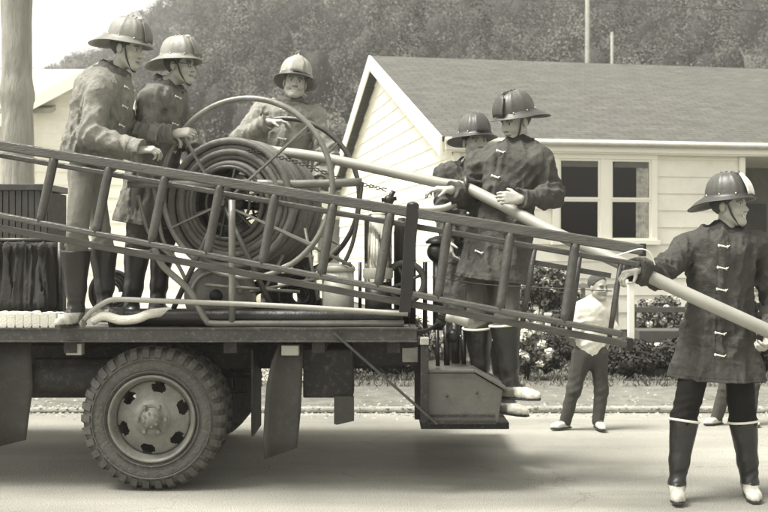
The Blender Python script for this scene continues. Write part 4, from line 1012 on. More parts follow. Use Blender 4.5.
def wheel(parent, c, yf, dual=False):
    """c: centre x,z ; yf: y of outer face; outward = -Y"""
    cx, cz = c; R = .452; w = .215
    prof = [(.268, .03), (.285, .012), (.33, .0), (.375, .004), (.41, .022), (.432, .05), (.438, .075), (.438, w-.075), (.432, w-.05), (.41, w-.022), (.375, w-.004), (.33, w), (.285, w-.012), (.268, w-.03)]
    sgn = 1
    mb = MB(); mb.lathe((cx, yf, cz), (0, 1, 0), prof, 72, closed=True)
    # raised rings on the sidewall
    for r in (.295, .372): mb.lathe((cx, yf, cz), (0, 1, 0), [(r-.006, .012), (r-.002, -.006), (r+.002, -.006), (r+.006, .012)], 64)
    n = 34
    for k in range(n):
        for sd in (0, 1):
            a = 2*math.pi*(k+(.5 if sd else 0))/n; 
            er = np.array([math.cos(a), 0, math.sin(a)]); et = np.array([-math.sin(a), 0, math.cos(a)])
            hw = .021
            def pt(r, y, t): return np.array([cx, yf+(w-y if sd else y), cz])+er*r+et*t
            sk = .02
            ring = [(.386, .0, 0), (.432, .02, 0), (R, .05, .0), (R, .112, sk)]
            inner = [(.380, .02, 0), (.415, .045, 0), (.43, .07, 0), (.43, .112, sk)]
            b = len(mb.v)
            for (r, y, s_) in ring: mb.v += [tuple(pt(r, y, -hw+s_)), tuple(pt(r, y, hw+s_))]
            for (r, y, s_) in inner: mb.v += [tuple(pt(r, y, -hw+s_)), tuple(pt(r, y, hw+s_))]
            for i in range(3):
                mb.f.append((b+2*i, b+2*i+1, b+2*i+3, b+2*i+2)); mb.f.append((b+2*i, b+2*i+2, b+8+2*i+2, b+8+2*i)); mb.f.append((b+2*i+1, b+8+2*i+1, b+8+2*i+3, b+2*i+3)); mb.sm += [False]*3
            mb.f.append((b, b+8, b+9, b+1)); mb.f.append((b+6, b+7, b+15, b+14)); mb.sm += [False]*2
    e = empty('wheel', (cx, yf+w/2, cz), None, None)
    e.parent = parent; e.location = e.location-parent.location
    t = mb.build('tyre', M_tyre, e)
    mb = MB()
    prof = [(.27, .028), (.276, .006), (.268, -.004), (.258, .0), (.252, .03), (.236, .05), (.232, .1), (.232, .13), (.262, .17), (.27, .185)]
    mb.lathe((cx, yf, cz), (0, 1, 0), prof, 64)
    # disc with six hand holes
    n = 120; rr = np.linspace(.06, .238, 16); b = len(mb.v)
    def dep(r): return .03+.035*np.clip((r-.12)/.1, 0, 1)-.02*math.exp(-((r-.08)/.03)**2) if r < .23 else .095
    for r in rr:
        for k in range(n):
            a = 2*math.pi*k/n; mb.v.append((cx+r*math.cos(a), yf+dep(r), cz+r*math.sin(a)))
    for i in range(len(rr)-1):
        for k in range(n):
            a = 2*math.pi*(k+.5)/n; r = (rr[i]+rr[i+1])/2
            da = ((a-.35+math.pi/6) % (math.pi/3))-math.pi/6
            if (da*r/.046)**2+((r-.196)/.033)**2 < 1: continue
            k2 = (k+1) % n; mb.f.append((b+i*n+k, b+i*n+k2, b+(i+1)*n+k2, b+(i+1)*n+k)); mb.sm.append(True)
    rim = mb.build('rim', M_rim, e)
    mb = MB(); mb.lathe((cx, yf, cz), (0, 1, 0), [(0, -.035), (.035, -.034), (.052, -.022), (.06, .0), (.068, .012), (.115, .016), (.12, .03)], 40)
    for k in range(6):
        a = k*math.pi/3; mb.lathe((cx+.088*math.cos(a), yf-.004, cz+.088*math.sin(a)), (0, 1, 0), [(0, -.012), (.013, -.012), (.015, .0), (.015, .02)], 6, smooth=False)
    for k in range(8):
        a = k*math.pi/4+.2; mb.lathe((cx+.043*math.cos(a), yf-.026, cz+.043*math.sin(a)), (0, 1, 0), [(0, -.012), (.008, -.012), (.008, .02)], 6, smooth=False)
    mb.build('hub', M_rim, e)
    return e

def truck():
    t = empty('fire_truck', (-1.4, 7.7, 0), 'open flatbed fire truck parked across the road, carrying reel, ladder and crew', 'truck')
    z0, z1 = .937, 1.018; xr = P(417, 0, 6.6)[0]; xl = -4.6
    mb = MB(); mb.box((xl, 6.6, z0), (xr, 6.64, z1+.006)); mb.box((xl, 6.592, z0-.002), (xr+.002, 6.612, z0+.008)); mb.box((xl, 6.592, z1-.006), (xr+.002, 6.612, z1+.008))
    mb.box((xr-.04, 6.642, z0), (xr, 8.9, z1+.004)); mb.box((xl, 8.86, z0), (xr-.042, 8.9, z1+.004)); mb.build('edge_rail', M_edge, t, bevel=.003)
    mb = MB()
    for k in range(15):
        y = 6.642+k*.1477; mb.box((xl, y, z1-.03), (xr-.045, y+.143, z1+random.uniform(-.002, .002)))
    mb.build('deck', M_plank, t)
    for y in (7.25, 8.1):
        mb = MB(); mb.box((xl, y, .7), (xr-.1, y+.09, .86)); mb.build('frame_rail', M_under, t, bevel=.004)
    for x in (-4.2, -3.3, -2.75, -2.0, -1.0, -.45, .02):
        mb = MB(); mb.box((x, 6.66, .862), (x+.08, 8.84, .935)); mb.build('cross_member', M_under, t)
    # boxes under the bed
    a, b = P(303, 0, 6.95)[0], P(353, 0, 6.95)[0]
    mb = MB(); mb.box((a, 6.95, P(0, 398, 6.95)[2]), (b, 7.24, .86)); mb.build('tool_box', M_under, t, bevel=.008)
    a, b = P(352, 0, 7.1)[0], P(418, 0, 7.1)[0]
    mb = MB(); mb.box((a, 7.1, .74), (b, 7.2, .9)); mb.build('cross_member', M_under, t)
    a, b = P(28, 0, 7.3)[0], P(95, 0, 7.3)[0]
    mb = MB(); mb.box((a, 7.34, P(0, 398, 7.34)[2]), (b, 8.0, .86)); mb.lathe((a+.15, 7.0, .68), (1, 0, 0), [(0, 0), (.12, 0), (.12, .55), (0, .55)], 20); mb.build('fuel_tank', M_under, t, bevel=.006)
    mb = MB(); a = P(334, 0, 6.9)[0]; b = P(354, 0, 6.9)[0]; mb.poly([(a, 6.9, .56), (b, 6.9, .56), (b, 6.9, .40), (a+.02, 6.9, .375), (a, 6.9, .38)], (0, .02, 0)); mb.build('hanger_bracket', M_flap, t)
    mb = MB(); c = P(410, 355, 6.66); mb.box((c[0]-.048, 6.655, c[2]-.045), (c[0]+.05, 6.69, c[2]+.045)); mb.build('reflector_plate', M_pipe, t, bevel=.003)
    mb = MB(); c = P(74, 348, 6.68); mb.box((c[0]-.05, 6.67, c[2]-.045), (c[0]+.05, 6.74, c[2]+.03)); mb.build('bracket', M_can, t, bevel=.006)
    mb = MB(); c = P(291, 350, 6.68); mb.box((c[0]-.06, 6.67, c[2]-.035), (c[0]+.05, 6.74, c[2]+.03)); mb.build('bracket', M_can, t, bevel=.006)
    # axle
    mb = MB(); mb.tube([(-1.448, 6.75, .455), (-1.448, 8.8, .455)], .06, 14); mb.ellipsoid((-1.448, 7.75, .455), np.eye(3)*.17, 20, 12); mb.build('axle', M_under, t)
    for y in (7.2, 8.12):
        mb = MB()
        for k in range(6): mb.box((-1.95+k*.07, y, .53+k*.016), (-.93-k*.07, y+.07, .542+k*.016))
        mb.build('leaf_spring', M_under, t)
    for yf in (6.64, 6.9): wheel(t, (-1.448, .452), yf)
    for yf in (8.3, 8.56): wheel(t, (-1.448, .452), yf)
    for yf in (8.3,): wheel(t, (-3.9, .452), yf)
    # mudflaps: curved rubber sheets
    def flap(pts_l, pts_r, Ys, name='mudflap'):
        V = []; n = len(pts_l); m = 9
        for i, (l, r, y) in enumerate(zip(pts_l, pts_r, Ys)):
            for k in range(m):
                q = k/(m-1); u = l[0]+(r[0]-l[0])*q; v = l[1]+(r[1]-l[1])*q
                V.append(P(u, v, y+.10*q+.03*math.sin(q*3.1)))
        Q = [(i*m+k, i*m+k+1, (i+1)*m+k+1, (i+1)*m+k) for i in range(n-1) for k in range(m-1)]
        return link(name, np_mesh(name, V, Q), M_flap, t, True, solid=.012)
    flap([(279, 344), (272, 362), (267, 385), (265, 410), (264, 435), (265, 459)], [(303, 344), (303, 362), (302, 385), (301, 410), (299, 430), (297, 448)], [6.72, 6.72, 6.72, 6.71, 6.7, 6.68])
    flap([(-8, 343), (-8, 370), (-8, 395), (-8, 420), (-8, 448)], [(31, 343), (32, 365), (33, 388), (29, 415), (26, 440)], [6.75]*5)
    for (ya, yb) in ((6.9, 7.35), (8.3, 8.8)): mb = MB(); mb.box((-.86, ya, .3), (-.845, yb, .86)); mb.build('mudflap', M_under, t)
    # rear step box
    q = lambda u, v, y=6.62: P(u, v, y)
    prof = [q(427, 423), q(498, 423), q(503, 390), q(474, 373), q(427, 373)]
    mb = MB(); mb.poly(prof[::-1], (0, .55, 0)); bx_ = mb.build('step_box', M_box, t, bevel=.006)
    mb = MB(); up = np.array([0, 0, .012]); o_ = np.array([0, -.012, 0])
    A_, B_, C_ = q(424, 373), q(475, 373), q(506, 391)
    for (s_, e_) in ((A_, B_), (B_, C_)):
        d = np.array([0, .58, 0]); n_ = nrm(np.cross(e_-s_, d))*-1; n_ = n_ if n_[2] > 0 else -n_
        s2, e2 = s_+o_+n_*.003, e_+o_+n_*.003
        mb.quadbox([s2, e2, e2+d, s2+d, s2+n_*.016, e2+n_*.016, e2+d+n_*.016, s2+d+n_*.016])
    mb.build('lid', M_box, bx_, bevel=.003)
    mb = MB(); a = q(430, 412); b = q(495, 415); mb.box((a[0], 6.61, b[2]-.012), (b[0], 6.618, b[2]+.002)); mb.box((a[0]-.02, 6.606, q(0, 424)[2]), (b[0]+.01, 6.7, q(0, 421)[2])); mb.build('base_strip', M_under, bx_)
    mb = MB()
    for (u, v) in ((447, 396), (477, 393), (444, 426), (482, 427)): mb.ellipsoid(q(u, v, 6.617), np.eye(3)*.009, 8, 6)
    mb.build('bolts', M_under, bx_)
    mb = MB(); a = q(425, 345, 6.6); b = q(425, 422, 6.6); mb.box((a[0]-.026, 6.585, b[2]), (a[0]+.022, 6.6, a[2])); mb.box((a[0]-.026, 6.6, b[2]), (a[0]-.014, 6.66, a[2])); mb.build('corner_iron', M_under, t, bevel=.002)
    mb = MB(); mb.box((a[0]-.03, 6.58, a[2]+.002), (a[0]+.024, 6.66, a[2]+.045)); mb.build('lamp_bracket', M_can, t, bevel=.004)
    mb = MB(); mb.bar(q(334, 333, 6.575), q(437, 424, 6.575), .014, .042, up=(0, 1, 0)); mb.build('strut', M_truck, t, bevel=.002)
    mb = MB(); mb.box((q(424, 0)[0], 7.18, .30), (q(508, 0, 7.25)[0], 8.7, .345)); mb.box((.21, 7.3, .345), (.25, 7.36, .86)); mb.build('tailboard', M_under, t, bevel=.004)
    mb = MB(); mb.box((q(462, 0)[0], 6.72, .49), (.74, 7.05, .525)); mb.box((q(462, 0)[0], 7.05, .49), (.70, 7.175, .525)); mb.build('step', M_under, t, bevel=.004)
    # low rear machinery between deck and step
    mb = MB()
    for (u, v0, v1, y, r) in ((446, 322, 372, 6.9, .02), (455, 318, 372, 7.0, .03), (463, 330, 372, 6.95, .016), (437, 330, 372, 6.85, .014)): mb.tube([P(u, v0, y), P(u+1, v1, y)], r, 10)
    mb.ellipsoid(P(453, 336, 6.85), np.eye(3)*.045, 14, 8); mb.ellipsoid(P(441, 322, 6.8), np.eye(3)*.035, 12, 8)
    mb.tube(spline([P(400, 330, 6.66), P(425, 331, 6.7), P(440, 322, 6.8), P(452, 316, 6.85)], 6), .012, 8)
    mb.build('valve_manifold', M_darkmetal, t)
    # pipe rack above the deck edge
    def pipe(pts, r=.018, m=M_pipe, name='rack_pipe', n=6): mb = MB(); mb.tube(spline(pts, n), r, 10); return mb.build(name, m, t)
    Y = 6.68
    pipe([P(154, 248, Y), P(163, 266, Y), P(188, 289, Y), P(199, 308, Y), P(206, 320, Y), P(214, 323.5, Y), P(260, 323.5, Y), P(404, 323.5, Y)], .021)
    pipe([P(232, 200, Y+.03), P(232, 262, Y+.03), P(232, 322, Y)], .022, n=2)
    pipe([P(128, 184, 6.9), P(180, 184, 6.9), P(226, 184, 6.9)], .026, n=2); pipe([P(243, 183, 6.95), P(300, 184, 6.95), P(362, 182, 6.95)], .028, n=2)
    pipe([P(150, 165, 6.95), P(157, 205, 6.95), P(163, 240, 6.95), P(178, 262, 6.95)], .012)
    pipe([P(138, 195, 6.9), P(150, 235, 6.9), P(176, 262, 6.9), P(190, 290, 6.9)], .012)
    pipe([P(84, 320, 6.64), P(92, 311, 6.64), P(108, 301, 6.65), P(122, 299.5, 6.66), P(150, 300.5, 6.66), P(280, 306, 6.66), P(408, 314, 6.66)], .017, M_can)
    pipe([P(362, 182, 6.95), P(358, 215, 6.95), P(352, 245, 6.95), P(342, 268, 6.95)], .014, M_steel)
    # fair-lead arm at the rear that guides the hose
    pipe([P(372, 209, 7.0), P(400, 209, 7.0), P(436, 209, 6.95), P(452, 205, 6.93), P(461, 196, 6.92), P(463, 184, 6.92)], .024, M_can, 'guide_arm')
    mb = MB(); c = P(464, 186, 6.92); mb.tube([c+np.array([.01, math.cos(a)*.052, math.sin(a)*.052]) for a in np.linspace(0, 6.283, 25)[:-1]], .017, 10, closed=True); mb.build('guide_ring', M_steel, t)
    pipe([P(447, 220, 6.9), P(462, 222, 6.88), P(474, 215, 6.88)], .014, M_darkmetal, 'guide_arm')
    mb = MB(); c = P(389, 200, 7.0); mb.ellipsoid(c, np.eye(3)*.035, 12, 8); mb.tube([c, c+np.array([.03, 0, .06])], .016, 8); mb.tube([c-np.array([.05, 0, .0]), c+np.array([.05, 0, .01])], .014, 8); mb.tube([c+np.array([0, 0, -.04]), P(389, 330, 7.0)], .02, 10); mb.build('stop_valve', M_darkmetal, t)
    pipe([P(413, 205, 7.0), P(413, 330, 7.0)], .02, M_darkmetal, n=1)
    # rear pump bulb, gauge ring and pipes
    mb = MB(); c = P(438, 252, 7.05); mb.ellipsoid(c, np.diag([.075, .075, .07]), 20, 12); mb.lathe(c+np.array([0, 0, .055]), (0, 0, 1), [(.08, 0), (.085, .012), (.06, .035), (.02, .05), (.0, .052)], 24); mb.tube([c-np.array([0, 0, .05]), P(438, 330, 7.05)], .035, 12); mb.build('pump_bulb', M_darkmetal, t)
    mb = MB(); c = P(405, 282, 6.98); mb.tube([c+np.array([math.cos(a)*.125, 0, math.sin(a)*.125]) for a in np.linspace(0, 6.283, 33)[:-1]], .022, 10, closed=True)
    for k in range(4): a = k*math.pi/2+.4; mb.tube([c, c+np.array([math.cos(a)*.12, 0, math.sin(a)*.12])], .01, 8)
    mb.build('hand_wheel', M_steel, t)
    for (u, r) in ((397, .02), (425, .016), (349, .015), (360, .012)): pipe([P(u, 262, 7.1), P(u, 328, 7.1)], r, M_darkmetal, 'standpipe', 1)
    # ladder bracket
    return t

def reel():
    c1 = P(228, 203, 6.98); c2 = np.array([c1[0]+.20, 7.85, c1[2]+.0]); ax = nrm(c2-c1)
    e = empty('hose_reel', (c1[0]+.1, 7.4, 1.02), 'large steel hose reel with spoked flanges and tall tubular hoops on the truck bed', 'hose reel')
    x = nrm(np.cross(ax, (0, 0, 1))); z = np.cross(x, ax); x = -x if x[0] < 0 else x
    L = np.linalg.norm(c2-c1)
    ringp = lambda c, r, n=64: [c+(x*math.cos(a)+z*math.sin(a))*r for a in np.linspace(0, 2*math.pi, n+1)[:-1]]
    for c in (c1, c2):
        mb = MB(); mb.tube(ringp(c-ax*.0, .235), .016, 10, closed=True); mb.tube(ringp(c, .15), .01, 8, closed=True)
        for k in range(6):
            a = k*math.pi/3+.3; mb.bar(c+(x*math.cos(a)+z*math.sin(a))*.04, c+(x*math.cos(a)+z*math.sin(a))*.23, .012, .03, up=ax)
        mb.build('flange', M_steel, e)
    mb = MB(); mb.lathe(c1, ax, [(0, -.07), (.05, -.07), (.055, -.05), (.055, .01), (.085, .02), (.085, .05)], 24); mb.lathe(c1-ax*.1, ax, [(0, -.02), (.026, -.02), (.03, 0), (.03, .05)], 6, smooth=False); mb.tube([c1, c2+ax*.08], .03, 14); mb.lathe(c1+ax*.05, ax, [(.2, 0), (.2, L-.1)], 32); mb.build('hub', M_steel, e)
    # big hoops standing either side
    h1 = P(246, 188, 6.86); h2 = np.array([P(283, 197, 7.83)[0], 7.83, P(283, 197, 7.83)[2]])
    for c, r in ((h1, .577), (h2, .577)):
        mb = MB(); mb.tube(ringp(c, r, 80), .019, 10, closed=True)
        mb.build('hoop', M_pipe if c is h1 else M_steel, e)
    for k, a in enumerate((.75, 2.45, 3.6, 5.6)):
        d = x*math.cos(a)+z*math.sin(a)
        for c0, h in ((c1, h1), (c2, h2)):
            # straps run from the bearing out to the hoop
            b = h+d*.575; mb = MB(); mb.bar(c0+d*.05-ax*.055*(1 if c0 is c1 else -1), b, .012, .034, up=ax); mb.build('strap_bar', M_pipe, e)
    # stand
    for c, y in ((c1, -.09), (c2, .09)):
        p = c+ax*y
        for sx in (-.36, .36):
            mb = MB(); mb.tube([p, np.array([p[0]+sx, p[1], 1.04])], .018, 10); mb.build('stand_leg', M_steel, e)
    mb = MB(); mb.tube([P(226, 193, 6.86), P(226, 184, 6.9)], .03, 10); mb.build('bearing_cap', M_steel, e)
    # thin crossing rods lower right
    for (a, b) in (((262, 222, 6.9), (352, 266, 6.9)), ((300, 286, 6.95), (340, 245, 7.0)), ((250, 292, 6.95), (330, 276, 6.95)), ((205, 285, 6.9), (300, 292, 6.95)), ((305, 228, 6.95), (318, 300, 6.95)), ((262, 296, 6.95), (283, 255, 7.0))):
        mb = MB(); mb.tube([P(*a), P(*b)], .011, 8); mb.build('tie_rod', M_pipe, e)
    # drive chain from hoop to valve: links
    mb = MB(); pts = spline([P(246, 150, 6.95), P(290, 160, 6.95), P(340, 178, 6.95), P(386, 190, 7.0)], 14); L_ = len(pts)
    for i in range(L_-1):
        a, b = pts[i], pts[i+1]; d = nrm(b-a); up = np.array([0, 1., 0]) if i % 2 else np.array([0, 0, 1.])
        s_ = nrm(np.cross(d, up))*.009; mb.tube([a-d*.004+s_, b+d*.004+s_], .0035, 5); mb.tube([a-d*.004-s_, b+d*.004-s_], .0035, 5)
    mb.build('chain', M_darkmetal, e)
    # the wound hose
    mb = MB(); r0 = .0235
    for li, R in enumerate((.26, .30, .34, .378, .414)):
        nt = 15; y0 = .035+(.0 if li % 2 == 0 else .022); step = (L-.08)/nt; pts = []
        if li == 4: nt = 14
        N = 40*nt
        for i in range(N+1):
            a = 2*math.pi*i/40; tt = i/40; kf = math.floor(tt); fr = tt-kf
            yy = y0+step*(kf+max(0, min(1, (fr-.85)/.15)))
            rr = R+.004*math.sin(a*.37+li)+.006*math.sin(kf*2.3+li*1.7)-.012*max(0, math.sin(a+1.3))*math.sin(kf*1.1)
            rr -= .006*max(0, -math.sin(a))*0
            pts.append(c1+ax*(yy)+(x*math.cos(a)+z*math.sin(a))*rr)
        if li < 3: pts = pts[:40*2+1]+[] ; mb.tube(pts, r0, 7); continue
        mb.tube(pts, r0, 8)
    ho = mb.build('rubber_hose', M_hose, None)
    tag(ho, 'thick rubber hose wound in many turns on the steel reel', 'hose')
    set_origin(ho, c1)
    # end spiral visible at the near face
    # ---- the pale hose led off the reel to the man on the road
    top = c1+ax*.45+z*.455
    pts = [c2+z*.44-x*.25-ax*.1, P(283, 152, 7.35), P(330, 159, 7.2), P(400, 174, 7.05), P(440, 183, 6.97), P(464, 187, 6.92), P(490, 199, 6.78), P(510, 209, 6.66), P(545, 228, 6.48), P(590, 249, 6.3), P(640, 272, 6.14), P(700, 300, 6.02), P(770, 332, 5.98), P(830, 362, 6.0), P(900, 400, 6.1)]
    mb = MB(); sp = spline(pts, 10); mb.tube(sp, [.034+.006*i/len(sp) for i in range(len(sp))], 18); 
    o = mb.build('pale_hose', M_pale, None); tag(o, 'long pale hose running from the reel through the firemen\'s hands to the right edge', 'hose'); set_origin(o, P(464, 187, 6.92))

def ladder():
    A0, A1 = P(-70, 134, 6.52), P(643, 250, 6.0)
    C0, C1 = P(-70, 202, 6.52), P(622, 334, 6.0)
    D0, D1 = P(-70, 215, 6.58), P(630, 344.5, 6.06)
    E0, E1 = P(-70, 143, 6.60), P(640, 265, 6.08)
    e = empty('extension_ladder', P(300, 240, 6.3), 'long dark wooden extension ladder slung along the truck side and sloping down to the right', 'ladder')
    def on(a, b, u):
        k = (u-384)/F; d = b-a; t = (k*a[1]-a[0])/(d[0]-k*d[1]); return a+d*t
    for (a, b, h, w) in ((A0, A1, .06, .054), (C0, C1, .036, .05), (D0, D1, .04, .036), (E0, E1, .034, .03)):
        mb = MB(); mb.bar(a, b, w, h); mb.build('rail', M_ladder, e, bevel=.008)
    tops = (-5, 55, 110, 166, 221, 276, 334, 391, 449, 511, 576); bots = (-18, 40, 96, 151, 207, 262, 321, 378, 438, 500, 564)
    for a, b in zip(tops, bots):
        mb = MB(); p = on(A0, A1, a); q = on(C0, C1, b); d = nrm(q-p); mb.tube([p-d*.0, p+(q-p)*.12, p+(q-p)*.5, p+(q-p)*.88, q+d*.0], [.026, .0275, .028, .0275, .026], 12); mb.build('rung', M_rung, e)
    for a, b in ((535, 522), (580, 569), (621, 609)):
        mb = MB(); p = on(E0, E1, a); q = on(D0, D1, b); mb.tube([p, (p+q)/2, q], [.014, .017, .014], 10); mb.build('rung', M_rung, e)
    mb = MB(); mb.bar(on(E0, E1, 532)+np.array([0, .03, -.09]), on(E0, E1, 612)+np.array([0, .03, -.09]), .02, .03); mb.build('stay_bar', M_ladder, e)
    mb = MB(); p = on(A0, A1, 413); q = on(D0, D1, 405)
    mb.quadbox([p+np.array([-.035, -.03, .045]), p+np.array([.035, -.03, .045]), p+np.array([.035, .12, .045]), p+np.array([-.035, .12, .045]),
                q+np.array([-.035, -.12, -.05])+np.array([0, .02, 0]), q+np.array([.03, -.1, -.05]), q+np.array([.03, .05, -.05]), q+np.array([-.035, .05, -.05])][4:]+[p+np.array([-.035, -.03, .045]), p+np.array([.035, -.03, .045]), p+np.array([.035, .12, .045]), p+np.array([-.035, .12, .045])])
    mb.ellipsoid(p+np.array([0, .04, .045]), np.diag([.036, .07, .02]), 12, 8); mb.build('lashing_strap', M_darkmetal, e)
    for (a, b, u) in ((A0, A1, 643), (D0, D1, 630)):
        mb = MB(); p = on(a, b, u); mb.box(tuple(p-np.array([.02, .024, .036])), tuple(p+np.array([.012, .024, .036])))
        mb.build('end_ferrule', M_darkmetal, e)
    # loose pale cord tied at the ladder's end
    mb = MB(); mb.tube(spline([P(612, 257, 6.0), P(628, 252, 5.97), P(641, 249, 5.95), P(650, 253, 5.97), P(655, 265, 6.0)], 8), .0035, 6)
    o = mb.build('cord', M_trim, None); tag(o, 'thin white cord tied round the right end of the ladder', 'cord'); set_origin(o, P(641, 249, 5.95))
    mb = MB(); mb.tube(spline([P(432, 276, 6.4), P(480, 284, 6.4), P(530, 287, 6.35), P(612, 291, 6.2)], 8), .003, 6)
    o = mb.build('wire', M_strap, None); tag(o, 'thin dark wire strung across the lower ladder near the step', 'wire'); set_origin(o, P(480, 284, 6.4))

def gear():
    # chrome extinguisher
    c = P(378, 300, 6.95); c[2] = 1.02; X, Yc = c[0], c[1]; zt = P(0, 213, 6.95)[2]
    e = empty('extinguisher', c, 'tall polished chrome tank standing behind the ladder beside a grey can', 'extinguisher')
    mb = MB(); h = zt-1.02; mb.lathe(c, (0, 0, 1), [(.088, .28), (.09, .29), (.09, h-.05), (.08, h-.02), (.05, h-.003), (0, h)], 32); mb.build('cylinder', M_chrome, e)
    mb = MB(); mb.lathe(c, (0, 0, 1), [(0, .0), (.085, .0), (.085, .275), (0, .276)], 28); mb.build('base', M_darkmetal, e)
    mb = MB(); mb.lathe(c+np.array([0, 0, .3]), (0, 0, 1), [(.094, 0), (.098, .01), (.098, .06), (.094, .07)], 32); mb.build('band', M_can, e)
    for k in range(5):
        pass
    mb = MB(); c2 = P(402, 300, 7.1); c2[2] = 1.02; mb.lathe(c2, (0, 0, 1), [(0, 0), (.055, 0), (.055, .6), (.05, .66), (.02, .7), (0, .7)], 20); o = mb.build('gas_bottle', M_darkmetal, None)
    set_origin(o, c2); tag(o, 'slim dark cylinder standing between the chrome tank and the ladder strap', 'cylinder')
    c = P(338, 305, 7.0); c[2] = 1.02; e = empty('canister', c, 'plain light grey lidded can standing on the truck bed left of the chrome tank', 'can')
    h = P(0, 267, 7.0)[2]-1.02+.02
    mb = MB(); mb.lathe(c, (0, 0, 1), [(0, .001), (.1, .001), (.1, .012), (.105, .02), (.105, h-.04), (0, h-.038)], 32); mb.build('body', M_can, e)
    mb = MB(); mb.lathe(c, (0, 0, 1), [(.108, h-.05), (.112, h-.045), (.112, h-.02), (.1, h-.008), (.03, h), (0, h)], 32); mb.build('lid', M_can, e)
    # engine drum
    c = P(216, 296, 7.15); e = empty('pump_motor', (c[0], 7.3, 1.02), 'round grey motor housing sitting low beneath the hose reel', 'motor')
    mb = MB(); mb.lathe(c, (0, 1, 0), [(.0, .0), (.13, .0), (.2, .02), (.225, .05), (.225, .4), (.2, .43), (0, .44)], 40); mb.build('housing', mat('motor_paint', .2, .5, var=.4, vscale=12, dirt=.4), e)
    mb = MB(); mb.tube([c+np.array([math.cos(a)*.165, -.012, math.sin(a)*.165]) for a in np.linspace(.1, 3.04, 24)], .012, 8); mb.build('handle', M_can, e)
    mb = MB(); mb.lathe(c, (0, 1, 0), [(0, -.03), (.04, -.03), (.045, .0)], 16); mb.build('shaft_cap', M_darkmetal, e)
    # rolled hoses standing in the clutter behind the men's legs
    for (u, y, r_, lb) in ((112, 7.75, .17, 'dark rolled hose standing on the truck bed behind the leftmost fireman'), (262, 7.55, .13, 'dark rolled hose standing on the truck bed right of the motor housing'), (300, 7.75, .15, 'dark rolled hose standing on the truck bed just left of the grey can')):
        c = np.array([P(u, 0, y)[0], y, 1.02+r_+.012]); mb = MB(); pts = []
        for i in range(40*4): a = 2*math.pi*i/40; pts.append(c+np.array([math.cos(a), .12*math.sin(a*.13), math.sin(a)])*(r_*(.38+.62*i/160)))
        mb.tube(pts, [.017]*len(pts), 8); o = mb.build('rolled_hose', M_darkmetal, None); tag(o, lb, 'hose', 'rolled hoses on the truck bed'); set_origin(o, (c[0], y, 1.02))
    # dark suction hoses lying along the edge
    for (v0, v1, r, y, lb) in ((314, 318, .055, 6.78, 'thick dark suction hose lying along the near edge of the truck bed'), (300, 306, .05, 7.02, 'second dark suction hose lying behind the nearer one on the truck bed')):
        mb = MB(); y_ = y; zc = 1.02+r; a = P(118 if y < 7 else 160, 0, y)[0]; b = P(402, 0, y)[0]
        if y > 7: zc = 1.02+r
        mb.tube([(a+(b-a)*k/40, y+.01*math.sin(k*.4), zc+.001) for k in range(41)], [r*(1+.03*math.sin(k*2.2)) for k in range(41)], 16)
        o = mb.build('suction_hose', M_darkmetal, None); tag(o, lb, 'hose'); 
        set_origin(o, (a, y, 1.02))
        mb = MB(); mb.lathe((a, y, zc), (1, 0, 0), [(0, -.05), (r*1.15, -.05), (r*1.2, -.03), (r*1.2, .04), (r, .05)], 20); mb.build('coupling', M_steel, o)
    # folded white canvas hose
    zb = 1.02; x0 = P(-30, 0, 6.72)[0]; x1 = P(60, 0, 6.72)[0]; mb = MB(); n = 11
    for k in range(n):
        xa = x0+(x1-x0)*k/n; S = (x1-x0)/n
        for r_ in range(3):
            yy = 6.68+r_*.07; h_ = random.uniform(-.006, .006); p = [(xa+S*.5, yy, zb+.004), (xa+S*.1, yy, zb+.006), (xa+S*.03, yy, zb+.045), (xa+S*.12, yy, zb+.086+h_), (xa+S*.5, yy, zb+.092+h_), (xa+S*.88, yy, zb+.084+h_), (xa+S*.97, yy, zb+.045), (xa+S*.9, yy, zb+.006)]
            m_ = len(p); b = len(mb.v)
            q = spline(p+[p[0]], 4)[:-1]
            for (px, py, pz) in q: mb.v += [(px, yy-.034, pz), (px, yy+.03, pz)]
            for i in range(len(q)):
                j = (i+1) % len(q); mb.f.append((b+2*i, b+2*j, b+2*j+1, b+2*i+1)); mb.sm.append(True)
            mb.f.append(tuple(b+2*i for i in range(len(q)))[::-1]); mb.sm.append(False)
    mb.tube(spline([(x1-.02, 6.7, 1.065), (x1+.06, 6.7, 1.06), (x1+.16, 6.69, 1.05)], 6), [.04]*12+[.042], 14)
    o = mb.build('folded_hose', M_wcan, None, bevel=0); tag(o, 'white canvas hose folded in a row of upright bends at the left edge', 'hose'); set_origin(o, (x0, 6.7, 1.02))
    mb = MB(); mb.tube(spline([P(92, 321, 6.66), P(104, 316, 6.66), P(120, 320, 6.66), P(136, 319, 6.67), P(150, 314, 6.7), P(170, 312, 6.8)], 6), .03, 14)
    o = mb.build('canvas_hose', M_wcan, None); tag(o, 'short length of white canvas hose curling by the rubber boots', 'hose'); set_origin(o, P(120, 322, 6.66))
    # nozzle at the rear
    c = P(446, 316, 6.7); d = nrm(P(470, 322, 6.68)-c); e = empty('nozzle', c, 'pale metal hose nozzle pointing right at the rear of the truck bed', 'nozzle')
    mb = MB(); mb.lathe(c, d, [(0, 0), (.03, 0), (.034, .02), (.034, .04), (.03, .05), (.038, .12), (.04, .14), (.036, .15), (.02, .152), (.012, .18), (0, .18)], 20); mb.build('barrel', M_can, e)
    mb = MB(); mb.lathe(c-d*.05, d, [(0, 0), (.03, 0), (.036, .01), (.036, .035), (.03, .046)], 8, smooth=False); mb.build('coupling', M_darkmetal, e)
